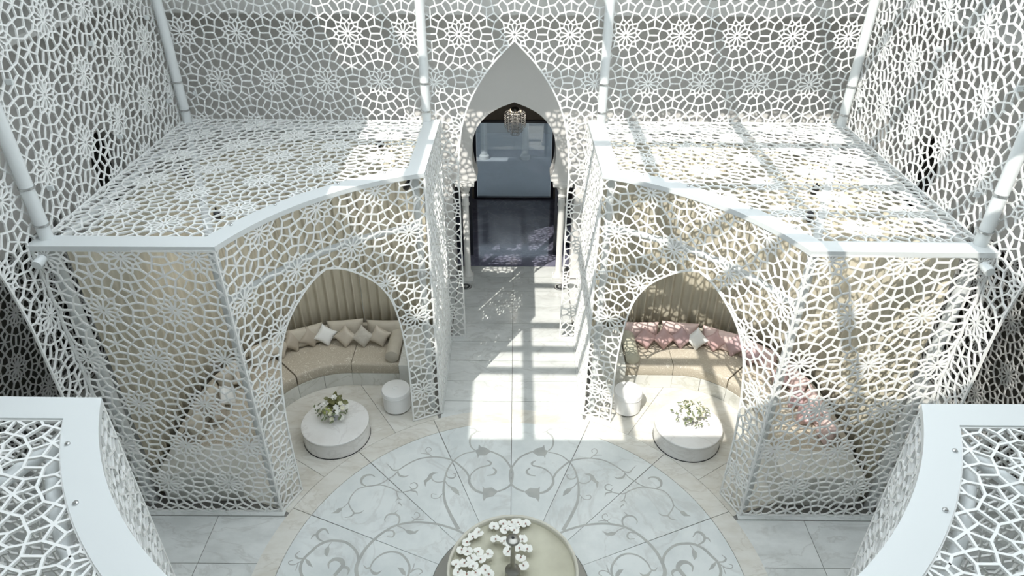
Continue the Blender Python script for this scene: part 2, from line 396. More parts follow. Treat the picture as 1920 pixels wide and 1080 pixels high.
INLAY_STROKES = [([(-0.758, 0.989), (-0.852, 1.161), (-0.921, 1.302), (-0.993, 1.466), (-1.036, 1.657), (-1.046, 1.81), (-1.039, 1.99), (-1.009, 2.151), (-0.933, 2.317), (-0.79, 2.464), (-0.602, 2.527)], (0.055, 0.032, 0.018)), ([(-1.789, 2.119), (-1.671, 2.235), (-1.495, 2.353), (-1.259, 2.398), (-1.048, 2.368), (-0.932, 2.316), (-0.812, 2.202), (-0.71, 2.079), (-0.647, 1.938)], (0.02, 0.028, 0.034)), ([(-0.655, 2.005), (-0.656, 1.881), (-0.607, 1.782), (-0.535, 1.706), (-0.43, 1.664)], (0.036, 0.042, 0.04)), ([(-0.654, 1.994), (-0.606, 2.086), (-0.522, 2.168), (-0.417, 2.211), (-0.346, 2.229)], (0.02, 0.026, 0.03)), ([(-0.395, 2.335), (-0.345, 2.304), (-0.329, 2.257), (-0.372, 2.209)], (0.012, 0.04, 0.01)), ([(-0.3, 2.182), (-0.245, 2.113), (-0.279, 2.043), (-0.383, 2.015)], (0.02, 0.04, 0.01)), ([(-0.201, 1.698), (-0.09, 1.754), (-0.013, 1.832), (0.017, 1.933), (0.022, 2.092), (-0.025, 2.22), (-0.098, 2.35), (-0.19, 2.446), (-0.338, 2.53)], (0.03, 0.032, 0.03)), ([(-0.604, 2.552), (-0.672, 2.638), (-0.698, 2.765), (-0.677, 2.894), (-0.598, 2.986), (-0.638, 3.047), (-0.725, 3.064)], (0.02, 0.034, 0.008)), ([(-0.608, 2.999), (-0.512, 2.974)], (0.03, 0.02, 0.005)), ([(-1.048, 1.899), (-1.098, 1.876), (-1.168, 1.876), (-1.233, 1.92), (-1.258, 1.988)], (0.02, 0.018, 0.016)), ([(-1.038, 2.081), (-1.013, 1.99), (-0.957, 1.957), (-0.897, 1.969), (-0.876, 2.037), (-0.917, 2.048)], (0.012, 0.026, 0.012)), ([(-1.035, 1.9), (-0.99, 1.822), (-0.931, 1.774)], (0.016, 0.016, 0.016)), ([(-1.044, 1.657), (-1.074, 1.61), (-1.104, 1.567), (-1.167, 1.553), (-1.215, 1.58), (-1.213, 1.638), (-1.144, 1.63)], (0.012, 0.012, 0.012)), ([(-1.074, 1.61), (-1.059, 1.491)], (0.012, 0.01, 0.006)), ([(-1.282, 2.398), (-1.343, 2.458), (-1.393, 2.507), (-1.409, 2.568), (-1.368, 2.611), (-1.318, 2.569), (-1.331, 2.519)], (0.014, 0.014, 0.012)), ([(-1.343, 2.458), (-1.417, 2.469), (-1.48, 2.469)], (0.016, 0.012, 0.006)), ([(-1.789, 2.119), (-1.874, 2.108), (-1.94, 2.179), (-2.007, 2.252)], (0.024, 0.02, 0.006)), ([(-1.808, 2.088), (-1.765, 2.007), (-1.683, 1.977), (-1.617, 2.008)], (0.02, 0.04, 0.006)), ([(-1.794, 2.098), (-1.857, 1.995), (-1.912, 1.945), (-1.992, 1.864), (-2.076, 1.814), (-2.163, 1.787), (-2.238, 1.778)], (0.016, 0.018, 0.02)), ([(-2.14, 1.962), (-2.202, 2.008), (-2.294, 1.997), (-2.345, 1.92), (-2.325, 1.831), (-2.246, 1.778)], (0.01, 0.05, 0.016)), ([(-2.238, 1.778), (-2.104, 1.799), (-1.997, 1.801), (-1.834, 1.738), (-1.749, 1.68), (-1.657, 1.672), (-1.554, 1.702)], (0.018, 0.018, 0.018)), ([(-2.238, 1.778), (-2.365, 1.723), (-2.433, 1.606), (-2.455, 1.474), (-2.418, 1.382), (-2.337, 1.273)], (0.016, 0.018, 0.02)), ([(-2.343, 1.264), (-2.249, 1.274), (-2.199, 1.32)], (0.026, 0.022, 0.006)), ([(-2.335, 1.264), (-2.369, 1.21), (-2.458, 1.182)], (0.026, 0.022, 0.006)), ([(-2.457, 1.465), (-2.496, 1.399), (-2.533, 1.362)], (0.012, 0.012, 0.012)), ([(-1.763, 1.671), (-1.716, 1.557), (-1.658, 1.52)], (0.014, 0.02, 0.006)), ([(-1.716, 1.557), (-1.751, 1.491)], (0.018, 0.014, 0.005)), ([(-1.706, 1.463), (-1.67, 1.445), (-1.636, 1.393)], (0.03, 0.02, 0.005)), ([(-1.554, 1.702), (-1.543, 1.735), (-1.584, 1.793)], (0.02, 0.018, 0.006)), ([(-1.542, 1.721), (-1.469, 1.751), (-1.462, 1.82), (-1.513, 1.859), (-1.571, 1.829)], (0.02, 0.022, 0.01)), ([(-1.554, 1.702), (-1.46, 1.678), (-1.433, 1.607)], (0.02, 0.024, 0.006)), ([(-2.075, 0.106), (-2.09, 0.22), (-2.122, 0.348), (-2.1, 0.499), (-2.048, 0.654), (-1.942, 0.823), (-1.813, 0.96), (-1.673, 1.054), (-1.494, 1.102), (-1.325, 1.113), (-1.105, 1.087), (-0.947, 1.042), (-0.764, 0.97), (-0.645, 0.898)], (0.06, 0.034, 0.034)), ([(-2.116, 0.465), (-2.15, 0.567), (-2.23, 0.67), (-2.353, 0.756), (-2.494, 0.782), (-2.612, 0.772), (-2.731, 0.7), (-2.82, 0.577), (-2.882, 0.475), (-2.891, 0.341), (-2.836, 0.213), (-2.738, 0.085)], (0.036, 0.04, 0.04)), ([(-1.686, 1.035), (-1.643, 1.11), (-1.656, 1.204), (-1.735, 1.261), (-1.826, 1.241), (-1.861, 1.164), (-1.846, 1.117)], (0.016, 0.034, 0.008)), ([(-1.742, 1.257), (-1.69, 1.329)], (0.026, 0.016, 0.005)), ([(-1.465, 1.112), (-1.424, 1.159), (-1.477, 1.21)], (0.016, 0.014, 0.006)), ([(-1.424, 1.159), (-1.36, 1.207), (-1.366, 1.265), (-1.417, 1.293), (-1.438, 1.245)], (0.014, 0.016, 0.01)), ([(-1.408, 1.159), (-1.347, 1.164), (-1.283, 1.155)], (0.016, 0.014, 0.006)), ([(-1.656, 1.041), (-1.574, 1.008), (-1.522, 0.963)], (0.016, 0.014, 0.014)), ([(-1.782, 0.86), (-1.704, 0.852), (-1.682, 0.906), (-1.721, 0.961), (-1.811, 0.951)], (0.008, 0.03, 0.01)), ([(-2.67, 0.762), (-2.758, 0.815), (-2.793, 0.896), (-2.75, 0.969), (-2.689, 0.973), (-2.625, 0.894)], (0.014, 0.05, 0.012)), ([(-2.791, 0.887), (-2.84, 0.868), (-2.863, 0.808)], (0.03, 0.03, 0.006)), ([(-2.556, 0.754), (-2.581, 0.701)], (0.012, 0.012, 0.012)), ([(-2.899, 0.483), (-2.967, 0.491), (-3.01, 0.541), (-2.967, 0.602)], (0.02, 0.03, 0.008)), ([(-2.91, 0.441), (-2.977, 0.39), (-3.05, 0.389), (-3.076, 0.431), (-3.024, 0.456)], (0.014, 0.014, 0.01)), ([(-2.938, 0.407), (-2.944, 0.295)], (0.014, 0.012, 0.01)), ([(-2.496, 0.328), (-2.515, 0.411), (-2.456, 0.475), (-2.366, 0.466), (-2.314, 0.396), (-2.336, 0.33), (-2.398, 0.217)], (0.012, 0.07, 0.05)), ([(-2.327, 0.355), (-2.253, 0.347), (-2.214, 0.298), (-2.228, 0.225)], (0.04, 0.04, 0.01)), ([(-1.934, 0.35), (-1.896, 0.467), (-1.795, 0.57), (-1.667, 0.606), (-1.543, 0.572), (-1.441, 0.471), (-1.389, 0.355), (-1.394, 0.226), (-1.422, 0.113)], (0.02, 0.03, 0.034)), ([(-1.934, 0.35), (-1.983, 0.341), (-2.031, 0.391)], (0.024, 0.024, 0.006)), ([(-1.934, 0.337), (-1.876, 0.269), (-1.817, 0.261), (-1.766, 0.306)], (0.02, 0.05, 0.006)), ([(-1.371, 0.273), (-1.32, 0.323), (-1.248, 0.332), (-1.207, 0.291), (-1.246, 0.25)], (0.016, 0.016, 0.01)), ([(-1.359, 0.29), (-1.338, 0.356), (-1.332, 0.422)], (0.016, 0.014, 0.01))]
INLAY_LEAVES = [[(-0.445, 1.805), (-0.414, 1.762), (-0.297, 1.774), (-0.201, 1.698), (-0.275, 1.601), (-0.376, 1.578), (-0.415, 1.51), (-0.435, 1.578), (-0.436, 1.685)], [(-0.542, 2.69), (-0.507, 2.635), (-0.414, 2.604), (-0.329, 2.53), (-0.426, 2.443), (-0.526, 2.442), (-0.546, 2.382), (-0.557, 2.454), (-0.604, 2.552), (-0.55, 2.577)], [(-1.16, 2.062), (-1.24, 2.075), (-1.297, 2.033), (-1.328, 1.941), (-1.37, 1.896), (-1.33, 1.774), (-1.32, 1.874), (-1.258, 1.942), (-1.236, 2.029)], [(-0.952, 1.789), (-0.865, 1.768), (-0.808, 1.703), (-0.788, 1.613), (-0.874, 1.67), (-0.921, 1.724)], [(-2.533, 1.362), (-2.59, 1.353), (-2.628, 1.292), (-2.673, 1.261), (-2.57, 1.262), (-2.53, 1.317)], [(-1.536, 0.974), (-1.462, 0.971), (-1.398, 0.949), (-1.329, 0.987), (-1.375, 0.915), (-1.452, 0.898), (-1.504, 0.923)], [(-2.582, 0.705), (-2.625, 0.631), (-2.612, 0.562), (-2.564, 0.512), (-2.553, 0.58), (-2.559, 0.649)], [(-2.864, 0.492), (-2.786, 0.442), (-2.722, 0.346), (-2.8, 0.383), (-2.842, 0.433)], [(-1.557, 0.357), (-1.482, 0.346), (-1.438, 0.289), (-1.423, 0.226), (-1.484, 0.256)]]
ORCHIDS = [(-0.476, 0.627), (-0.545, 0.531), (-0.624, 0.437), (-0.671, 0.305), (-0.569, 0.267), (-0.43, 0.262), (-0.296, 0.232), (-0.513, 0.166), (-0.392, 0.148), (-0.709, 0.07), (-0.602, 0.09), (-0.485, 0.048), (-0.326, -0.006), (-0.674, -0.046), (-0.564, -0.075), (-0.448, -0.05), (-0.275, -0.072), (-0.231, 0.671), (-0.105, 0.714), (0.015, 0.764), (0.108, 0.828), (0.224, 0.787), (0.119, 0.702), (-0.075, 0.617), (0.045, 0.612), (-0.203, 0.461), (-0.089, 0.435), (0.158, 0.464), (-0.01, 0.396), (-0.032, 0.273), (0.118, 0.326), (0.224, 0.314), (0.134, 0.179), (0.172, 0.06), (-0.612, -0.171), (-0.505, -0.182), (-0.378, -0.157), (-0.292, -0.192), (-0.447, -0.275)]

# ------------------------------------------------------------------ smooth outlines
def spline(pts, n=6, closed=False):
    P = [np.array(p, float) for p in pts]; out = []
    N = len(P)
    for i in range(N if closed else N - 1):
        p0 = P[(i - 1) % N] if (closed or i > 0) else 2 * P[0] - P[1]
        p1 = P[i]; p2 = P[(i + 1) % N]
        p3 = P[(i + 2) % N] if (closed or i + 2 < N) else 2 * P[-1] - P[-2]
        for k in range(n):
            t = k / n
            out.append(tuple(0.5 * ((2 * p1) + (-p0 + p2) * t + (2 * p0 - 5 * p1 + 4 * p2 - p3) * t * t + (-p0 + 3 * p1 - 3 * p2 + p3) * t ** 3)))
    if not closed: out.append(tuple(P[-1]))
    return out
LANCET = [(0.95, 0.0), (0.955, 1.6), (0.955, 3.0), (0.955, 3.7), (0.885, 4.33), (0.765, 4.74), (0.585, 5.1), (0.33, 5.46), (0.0, 5.80)]
def lancet(scale=1.0):
    h = spline([(x * scale, z) for x, z in LANCET], 4)      # right half, bottom to apex
    return h + [(-x, z) for x, z in h[::-1][1:]]            # right foot -> apex -> left foot

# ------------------------------------------------------------------ floor
floor = G().box(-9.2, 9.2, -9.2, 8.45, -0.2, -0.014).obj('floor', 'joint')
struct(floor, 'pale marble floor with a round inlaid medallion')
GAP = 0.010
def slab(name, poly, material, z=0.0, parent=floor):
    c = np.mean(np.array(poly), 0)
    return G().prism(poly, -0.03, z).obj(name, material, parent)
# sixteen wedges of the medallion and the beige ring round it
def wedge_set(name, r0, r1, material, offset, z=0.0, step=22.5):
    g = G(); hg = math.degrees(GAP / 2 / ((r0 + r1) / 2))
    g.ring_sector(r0, r1, -step / 2 + hg, step / 2 - hg, -0.03, z, 8)
    first = fixn(g.obj(name, material, floor)); first.rotation_euler.z = R(offset)
    k = 1
    while k * step < 359.9:
        c = share(first, floor); c.rotation_euler.z = R(offset + k * step); k += 1
wedge_set('medallion_slab', 1.08, 3.20, 'marble_white', 11.25)
wedge_set('band_slab', 3.207, 3.53, 'marble_beige', 11.25)
# radial slabs inside the four pavilions
for qx, qy in ((-1, 1), (1, 1), (-1, -1), (1, -1)):
    base = math.degrees(math.atan2(qy, qx))
    for a0, a1 in ((-24, -11.25), (-11.25, 11.25), (11.25, 24)):
        g = G(); g.ring_sector(3.537, 6.3, base + a0 + 0.05, base + a1 - 0.05, -0.03, -0.002, 6)
        fixn(g.obj('pavilion_slab', 'marble_beige', floor))
def tiles(xs, ys, material, z=-0.004):
    h = GAP / 2
    for i in range(len(xs) - 1):
        for j in range(len(ys) - 1):
            if math.hypot(max(abs(xs[i]), abs(xs[i + 1])), max(abs(ys[j]), abs(ys[j + 1]))) < 3.5: continue
            G().box(xs[i] + h, xs[i + 1] - h, ys[j] + h, ys[j + 1] - h, -0.03, z).obj('floor_tile', material, floor)
PX = [-1.235, -0.0, 1.235]
tiles(PX, [3.1, 3.75, 4.3, 4.9, 5.52, 6.14, 6.75, 7.36, 7.97, 8.45], 'marble_tile')
tiles([-1.235, 1.235], [-7.9, -6.5, -5.0, -4.2, -3.4, -3.0], 'marble_tile')
for s in (-1, 1):
    xs = sorted([s * 3.3, s * 4.33, s * 5.36, s * 6.4, s * 7.8])
    tiles(xs, [-1.2, -0.4, 0.4, 1.2], 'marble_tile')
    # gallery floors
    tiles(sorted([s * 1.25, s * 2.5, s * 3.75, s * 5.0, s * 6.4, s * 7.8]), [5.66, 6.78, 7.9], 'marble_tile', -0.005)
    tiles(sorted([s * 5.55, s * 6.67, s * 7.8]), [1.21, 2.3, 3.4, 4.5, 5.65], 'marble_tile', -0.005)
    tiles(sorted([s * 5.55, s * 6.67, s * 7.8]), [-7.8, -5.65, -4.5, -3.4, -2.3, -1.21], 'marble_tile', -0.005)
    tiles(sorted([s * 1.25, s * 3.3, s * 5.5]), [-7.8, -5.7, -5.0, -4.4], 'marble_tile', -0.005)
# the grey scrolling inlay, set a hair proud of the white slabs
inlay_z = random.Random(2)
def ribbon(pts, w, mirror):
    zt = 0.001 + 0.0008 * inlay_z.random()
    P = spline(pts, 5); n = len(P); v = []; f = []
    for i, p in enumerate(P):
        a = np.array(P[max(i - 1, 0)]); b = np.array(P[min(i + 1, n - 1)]); d = b - a; d = d / (np.linalg.norm(d) + 1e-9)
        t = i / (n - 1)
        ww = (w[0] * (1 - 2 * t) + w[1] * 2 * t) if t < 0.5 else (w[1] * (2 - 2 * t) + w[2] * (2 * t - 1))
        nn = np.array((-d[1], d[0])) * ww / 2
        for q in (np.array(p) + nn, np.array(p) - nn):
            v.append((mirror * q[0], q[1], zt))
    f = [(2 * i, 2 * i + 1, 2 * i + 3, 2 * i + 2) for i in range(n - 1)]
    m_ = len(v); v += [(x, y, -0.004) for x, y, z in v]
    f += [(2 * i, 2 * i + 2, m_ + 2 * i + 2, m_ + 2 * i) for i in range(n - 1)] + [(2 * i + 1, 2 * i + 3, m_ + 2 * i + 3, m_ + 2 * i + 1) for i in range(n - 1)]
    fixn(mk('inlay_scroll', v, f, 'inlay_stone', floor))
for mir in (1, -1):
    for pts, w in INLAY_STROKES: ribbon(pts, w, mir)
    for pts in INLAY_LEAVES:
        fixn(G().prism([(mir * x, y) for x, y in pts], -0.004, 0.0021).obj('inlay_leaf', 'inlay_stone', floor))

# ------------------------------------------------------------------ walls, ledges, ceiling
def wall_xz(name, outline, y0, y1, material):
    n = len(outline)
    v = [(x, y0, z) for x, z in outline] + [(x, y1, z) for x, z in outline]
    f = [tuple(range(n)), tuple(range(2 * n - 1, n - 1, -1))] + [(i, n + i, n + (i + 1) % n, (i + 1) % n) for i in range(n)]
    return fixn(mk(name, v, f, material))
def wall_yz(name, outline, x0, x1, material):
    n = len(outline)
    v = [(x0, y, z) for y, z in outline] + [(x1, y, z) for y, z in outline]
    f = [tuple(range(n)), tuple(range(2 * n - 1, n - 1, -1))] + [(i, n + i, n + (i + 1) % n, (i + 1) % n) for i in range(n)]
    return fixn(mk(name, v, f, material))
HS = spline([(0.775, 2.50), (0.845, 2.72), (0.868, 3.1), (0.78, 3.5), (0.57, 3.79), (0.30, 3.97), (0.0, 4.09)], 5)
half = [(1.3, 0.0), (1.3, 2.40), (0.80, 2.40), (0.775, 2.42)] + HS
opening = half + [(-x, z) for x, z in half[::-1][1:]]            # right foot ... left foot
outline = [(-GW, 0), (-GW, CEIL), (GW, CEIL), (GW, 0)] + opening
wb = struct(wall_xz('wall_back', outline, GY, GY + 0.5, 'plaster'), 'pale wall pierced by the horseshoe doorway')
for s, nm in ((-1, 'wall_left'), (1, 'wall_right')):
    arch = [(7.45, 0)] + [(6.9 + 0.55 * math.cos(t * math.pi / 10), 3.15 + 0.7 * math.sin(t * math.pi / 10)) for t in range(11)] + [(6.35, 0)]
    win = [(5.2, 0), (5.2, 3.0), (1.5, 3.0), (1.5, 0)]
    o2 = [(-GY, 0), (-GY, CEIL), (GY, CEIL), (GY, 0)] + arch + win
    struct(wall_yz(nm, o2, s * GW, s * (GW + 0.3), 'plaster'), 'pale gallery wall behind the ' + ('left' if s < 0 else 'right') + ' lattice')
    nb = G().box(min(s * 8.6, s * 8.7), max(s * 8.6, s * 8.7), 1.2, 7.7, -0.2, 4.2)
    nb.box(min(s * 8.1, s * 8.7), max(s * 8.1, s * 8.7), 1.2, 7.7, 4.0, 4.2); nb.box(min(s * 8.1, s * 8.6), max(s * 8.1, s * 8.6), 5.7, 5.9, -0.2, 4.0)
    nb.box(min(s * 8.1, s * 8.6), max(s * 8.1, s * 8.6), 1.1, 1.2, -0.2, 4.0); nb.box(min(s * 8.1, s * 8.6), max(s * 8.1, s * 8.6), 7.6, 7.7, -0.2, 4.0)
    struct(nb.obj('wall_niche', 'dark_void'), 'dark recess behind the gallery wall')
struct(G().box(-GW, GW, -GY - 0.3, -GY, 0, CEIL).obj('wall_front', 'white_plaster'), 'white wall behind the viewpoint')
# gallery ledges round the court
EX, EY = 6.65, 6.78
struct(G().box(-GW, GW, EY, GY, 5.95, 6.2).obj('trim_1', 'white_plaster'), 'white ledge over the far gallery')
struct(G().box(-GW, -EX, -GY, EY, 6.11, 6.2).obj('trim_2', 'white_plaster'), 'white ledge over the left gallery')
struct(G().box(EX, GW, -GY, EY, 6.11, 6.2).obj('trim_3', 'white_plaster'), 'white ledge over the right gallery')
# ceiling with a glazed opening and its bars
SX0, SX1, SY0, SY1 = -4.44, 5.3, -3.72, 4.2
cg = G().box(-8.1, SX0, -8.2, 8.4, CEIL, CEIL + 0.3).box(SX1, 8.1, -8.2, 8.4, CEIL, CEIL + 0.3)
cg.box(SX0, SX1, -8.2, SY0, CEIL, CEIL + 0.3).box(SX0, SX1, SY1, 8.4, CEIL, CEIL + 0.3)
ceil = struct(cg.obj('ceiling', 'white_plaster'), 'white ceiling framing the roof light')
for x in (-3.36, -1.66, 0.04, 1.74, 3.44):
    G().box(x - 0.07, x + 0.07, SY0, SY1, CEIL + 0.02, CEIL + 0.2).obj('mullion', 'rim_paint', ceil)
for y in (-1.8, -1.14, -0.34, 1.2, 2.7):
    G().box(SX0, SX1, y - 0.06, y + 0.06, CEIL + 0.03, CEIL + 0.18).obj('mullion', 'rim_paint', ceil)

# ------------------------------------------------------------------ doorway, vestibule, terrace beyond
for s, nm in ((-1, 'left'), (1, 'right')):
    t = thing('column', 'slim white column on the %s of the horseshoe doorway' % nm, 'column', (s * 1.03, 7.9, 0), 'columns of the horseshoe doorway')
    G().box(-0.13, 0.13, -0.13, 0.13, 0, 0.1).obj('plinth', 'white_plaster', t)
    smooth_by_angle(G().lathe([(0.12, 0.1), (0.12, 0.13), (0.09, 0.17), (0.085, 0.2), (0.07, 0.24), (0.068, 2.0)], 20).obj('shaft', 'white_plaster', t))
    smooth_by_angle(G().lathe([(0.085, 1.86), (0.085, 1.9), (0.072, 1.92), (0.072, 2.06), (0.09, 2.08), (0.09, 2.11), (0.075, 2.14), (0.13, 2.3), (0.14, 2.31), (0.14, 2.34)], 20).obj('capital', 'white_plaster', t))
    G().box(-0.2, 0.2, -0.14, 0.18, 2.34, 2.40).obj('abacus', 'white_plaster', t)
struct(G().box(-1.75, 1.75, 8.45, 12.2, -0.2, 0.0).obj('floor_vestibule', 'marble_dark'), 'dark veined marble floor inside the doorway')
vg = G().box(-1.85, -1.75, 8.42, 12.15, 0, 4.3).box(1.75, 1.85, 8.42, 12.15, 0, 4.3)
struct(vg.obj('wall_vestibule', 'dark_wall'), 'dark side walls of the vestibule')
struct(G().box(-1.85, 1.85, 8.42, 12.3, 4.3, 4.4).obj('ceiling_vestibule', 'brown_wall'))
d1 = struct(G().box(-1.75, 1.75, 12.15, 12.25, 2.27, 4.3).box(-1.75, -1.1, 12.15, 12.25, 0, 2.27).box(1.1, 1.75, 12.15, 12.25, 0, 2.27).obj('wall_end', 'brown_wall'), 'brown wall over the inner glass door')
dr = struct(G().box(-1.1, -1.02, 12.1, 12.2, 0, 2.27).box(1.02, 1.1, 12.1, 12.2, 0, 2.27).box(-1.02, 1.02, 12.1, 12.2, 2.2, 2.27).box(-1.02, 1.02, 12.1, 12.2, 0.0, 0.05).obj('door_1', 'navy_frame'), 'dark framed glass door deep in the vestibule')
for x0, x1 in ((-1.01, 1.01),):
    p_ = G().box(x0, x1, 12.14, 12.155, 0.05, 2.2).obj('glass_pane', 'door_glass', dr)
# low dark balustrade frames on both sides, just inside the opening
for s, nm in ((-1, 'left'), (1, 'right')):
    t = thing('door_frame_panel', 'dark upright frame with a low glass panel %s of the vestibule entrance' % nm, 'panel', (s * 1.0, 9.0, 0), 'dark entrance frames')
    G().box(-0.04, 0.04, -0.03, 0.03, 0, 2.9).obj('upright', 'navy_frame', t)
    G().box(min(0, s * 0.6), max(0, s * 0.6), -0.02, 0.02, 2.0, 2.08).obj('rail', 'navy_frame', t)
    G().box(min(s * 0.04, s * 0.6), max(s * 0.04, s * 0.6), -0.006, 0.006, 0.0, 2.0).obj('glass_pane', 'door_glass', t)
# chandelier
ch = thing('chandelier', 'crystal chandelier hanging in the vestibule', 'chandelier', (0.02, 10.6, 2.55))
G().tube([(0, 0, 0.55), (0, 0, 1.75)], 0.012, 8).obj('rod', 'pewter', ch)
smooth_by_angle(G().lathe([(0.02, 0.57), (0.09, 0.55), (0.1, 0.5), (0.03, 0.48)], 20).obj('canopy', 'pewter', ch))
for r_, z_, L_, n_ in ((0.25, 0.44, 0.36, 30), (0.18, 0.48, 0.52, 24), (0.1, 0.5, 0.64, 14)):
    ring = [(r_ * math.cos(t * math.pi / 12), r_ * math.sin(t * math.pi / 12), z_) for t in range(25)]
    rg = G().tube(ring, 0.008, 6, False).obj('ring', 'pewter', ch)
    st = G()
    for k in range(n_):
        a = 2 * math.pi * k / n_
        x, y = r_ * math.cos(a), r_ * math.sin(a)
        for q in range(7):
            z1 = z_ - q * L_ / 7; z0 = z1 - L_ / 7 * 0.85; h = 0.012
            st.add([(x, y, z1), (x + h, y, (z0 + z1) / 2), (x, y + h, (z0 + z1) / 2), (x - h, y, (z0 + z1) / 2), (x, y - h, (z0 + z1) / 2), (x, y, z0)],
                   [(0, 1, 2), (0, 2, 3), (0, 3, 4), (0, 4, 1), (5, 2, 1), (5, 3, 2), (5, 4, 3), (5, 1, 4)])
    so = st.obj('crystal_strands', 'crystal', ch); so['kind'] = 'stuff'
for k in range(5):
    a = 2 * math.pi * k / 5
    smooth_by_angle(G().lathe([(0.004, 0.43), (0.018, 0.45), (0.018, 0.48), (0.006, 0.5)], 10, 0.14 * math.cos(a), 0.14 * math.sin(a)).obj('candle_bulb', 'bulb', ch))
ld = bpy.data.lights.new('chandelier_glow', 'POINT'); ld.energy = 5; ld.color = (1.0, 0.9, 0.76); ld.shadow_soft_size = 0.12
lo = bpy.data.objects.new('chandelier_glow', ld); C.objects.link(lo); lo.parent = ch; lo.location = (0, 0, 0.42)
# room beyond the glass, built as an open terrace to catch daylight
struct(G().box(-3.5, 3.5, 12.25, 17.5, -0.25, -0.05).obj('floor_terrace', 'terrace_stone'))
struct(G().box(-3.5, 3.5, 17.5, 17.7, -0.25, 4.5).box(-3.7, -3.5, 12.25, 17.7, -0.25, 4.5).box(3.5, 3.7, 12.25, 17.7, -0.25, 4.5).box(-3.7, 3.7, 12.25, 16.6, 4.5, 4.6).obj('wall_terrace', 'terrace_wall'))  # includes an unseen roof added to shade the terrace
for k, x in enumerate((-0.95, 0.35, 1.35)):
    tag(smooth_by_angle(G().lathe([(0.16, -0.05), (0.16, 0.05), (0.11, 0.1), (0.1, 3.0), (0.15, 3.1)], 16, x, 15.2).obj('terrace_column', 'white_plaster')),
        ['pale column beyond the glass, leftmost of three', 'pale column beyond the glass, middle of three', 'pale column beyond the glass, rightmost of three'][k], 'column', 'columns beyond the inner glass door')
# floor uplights before the columns
for s, nm in ((-1, 'left'), (1, 'right')):
    t = thing('floor_uplight', 'round steel uplight set in the floor before the %s column' % nm, 'light', (s * 1.06, 7.55, 0), 'recessed floor uplights')
    smooth_by_angle(G().lathe([(0.1, -0.003), (0.1, 0.006), (0.125, 0.008), (0.14, 0.004), (0.14, -0.003)], 28, cap=False).obj('bezel', 'steel', t))
    G().lathe([(0.1, -0.003), (0.1, 0.001)], 28).obj('well', 'black_metal', t)
    smooth_by_angle(G().lathe([(0.055, 0.001), (0.05, 0.012), (0.02, 0.018), (0.001, 0.019)], 20, cap=False).obj('lens', 'steel', t))

# ------------------------------------------------------------------ court screens
XZ = lambda y: (lambda u, v, n: (u, y + n, v))
YZ = lambda x: (lambda u, v, n: (x + n, u, v))
def clip_fix(scr, pts, axis, sgn):
    g = None
    for k, q in enumerate(pts):
        o = G()
        if axis == 'y': o.box(q[0] - 0.014, q[0] + 0.014, q[1] - 0.09, q[1] - 0.02, q[2] - 0.03, q[2] + 0.03)
        else: o.box(q[0] + min(0.02 * sgn, 0.09 * sgn), q[0] + max(0.02 * sgn, 0.09 * sgn), q[1] - 0.014, q[1] + 0.014, q[2] - 0.03, q[2] + 0.03)
        o.obj('fixing_clip', 'rim_paint', scr)
t = thing('court_screen', 'tall white rosette lattice screen with pointed arch across the far end', 'screen', (0, 0, 0), 'lattice screens round the court')
ar = lancet()
far_poly = [(-W, 4.42), (-W, CEIL - 0.02), (W, CEIL - 0.02), (W, 4.42), (XC, 4.42), (XC, 0.01)] + [(x, max(z, 0.01)) for x, z in ar] + [(-XC, 0.01), (-XC, 4.42)]
lattice('lattice', far_poly, XZ(WF), 0.0, ZS, t)
clip_fix(t, [(x, WF, z) for x in (-5.2, -3.47, -1.73, 1.73, 3.47, 5.2) for z in (4.95, 6.6)], 'y', 1)
for s, nm in ((-1, 'left'), (1, 'right')):
    t = thing('court_screen', 'tall white rosette lattice screen along the %s side of the court' % nm, 'screen', (0, 0, 0), 'lattice screens round the court')
    ar = lancet(0.86)
    poly = [(-WF, 4.42), (-WF, CEIL - 0.02), (WF - 0.02, CEIL - 0.02), (WF - 0.02, 4.42), (YB + 0.02, 4.42), (YB + 0.02, 0.01)] + [(x, max(z, 0.01)) for x, z in ar] + [(-YB - 0.02, 0.01), (-YB - 0.02, 4.42)]
    lattice('lattice', poly, YZ(s * W), -0.17 * A, ZS, t)
    clip_fix(t, [(s * W, y, z) for y in (1.9, 3.6, 5.2) for z in (4.95, 6.2)], 'x', -s)
    w_ = thing('window_screen', 'white lattice over the dark opening in the %s gallery wall' % nm, 'screen', (0, 0, 0), 'lattices over the gallery openings')
    lattice('lattice', [(1.5, 0.02), (1.5, 3.0), (5.2, 3.0), (5.2, 0.02)], YZ(s * (GW + 0.03)), 0.35 * A, ZS, w_)

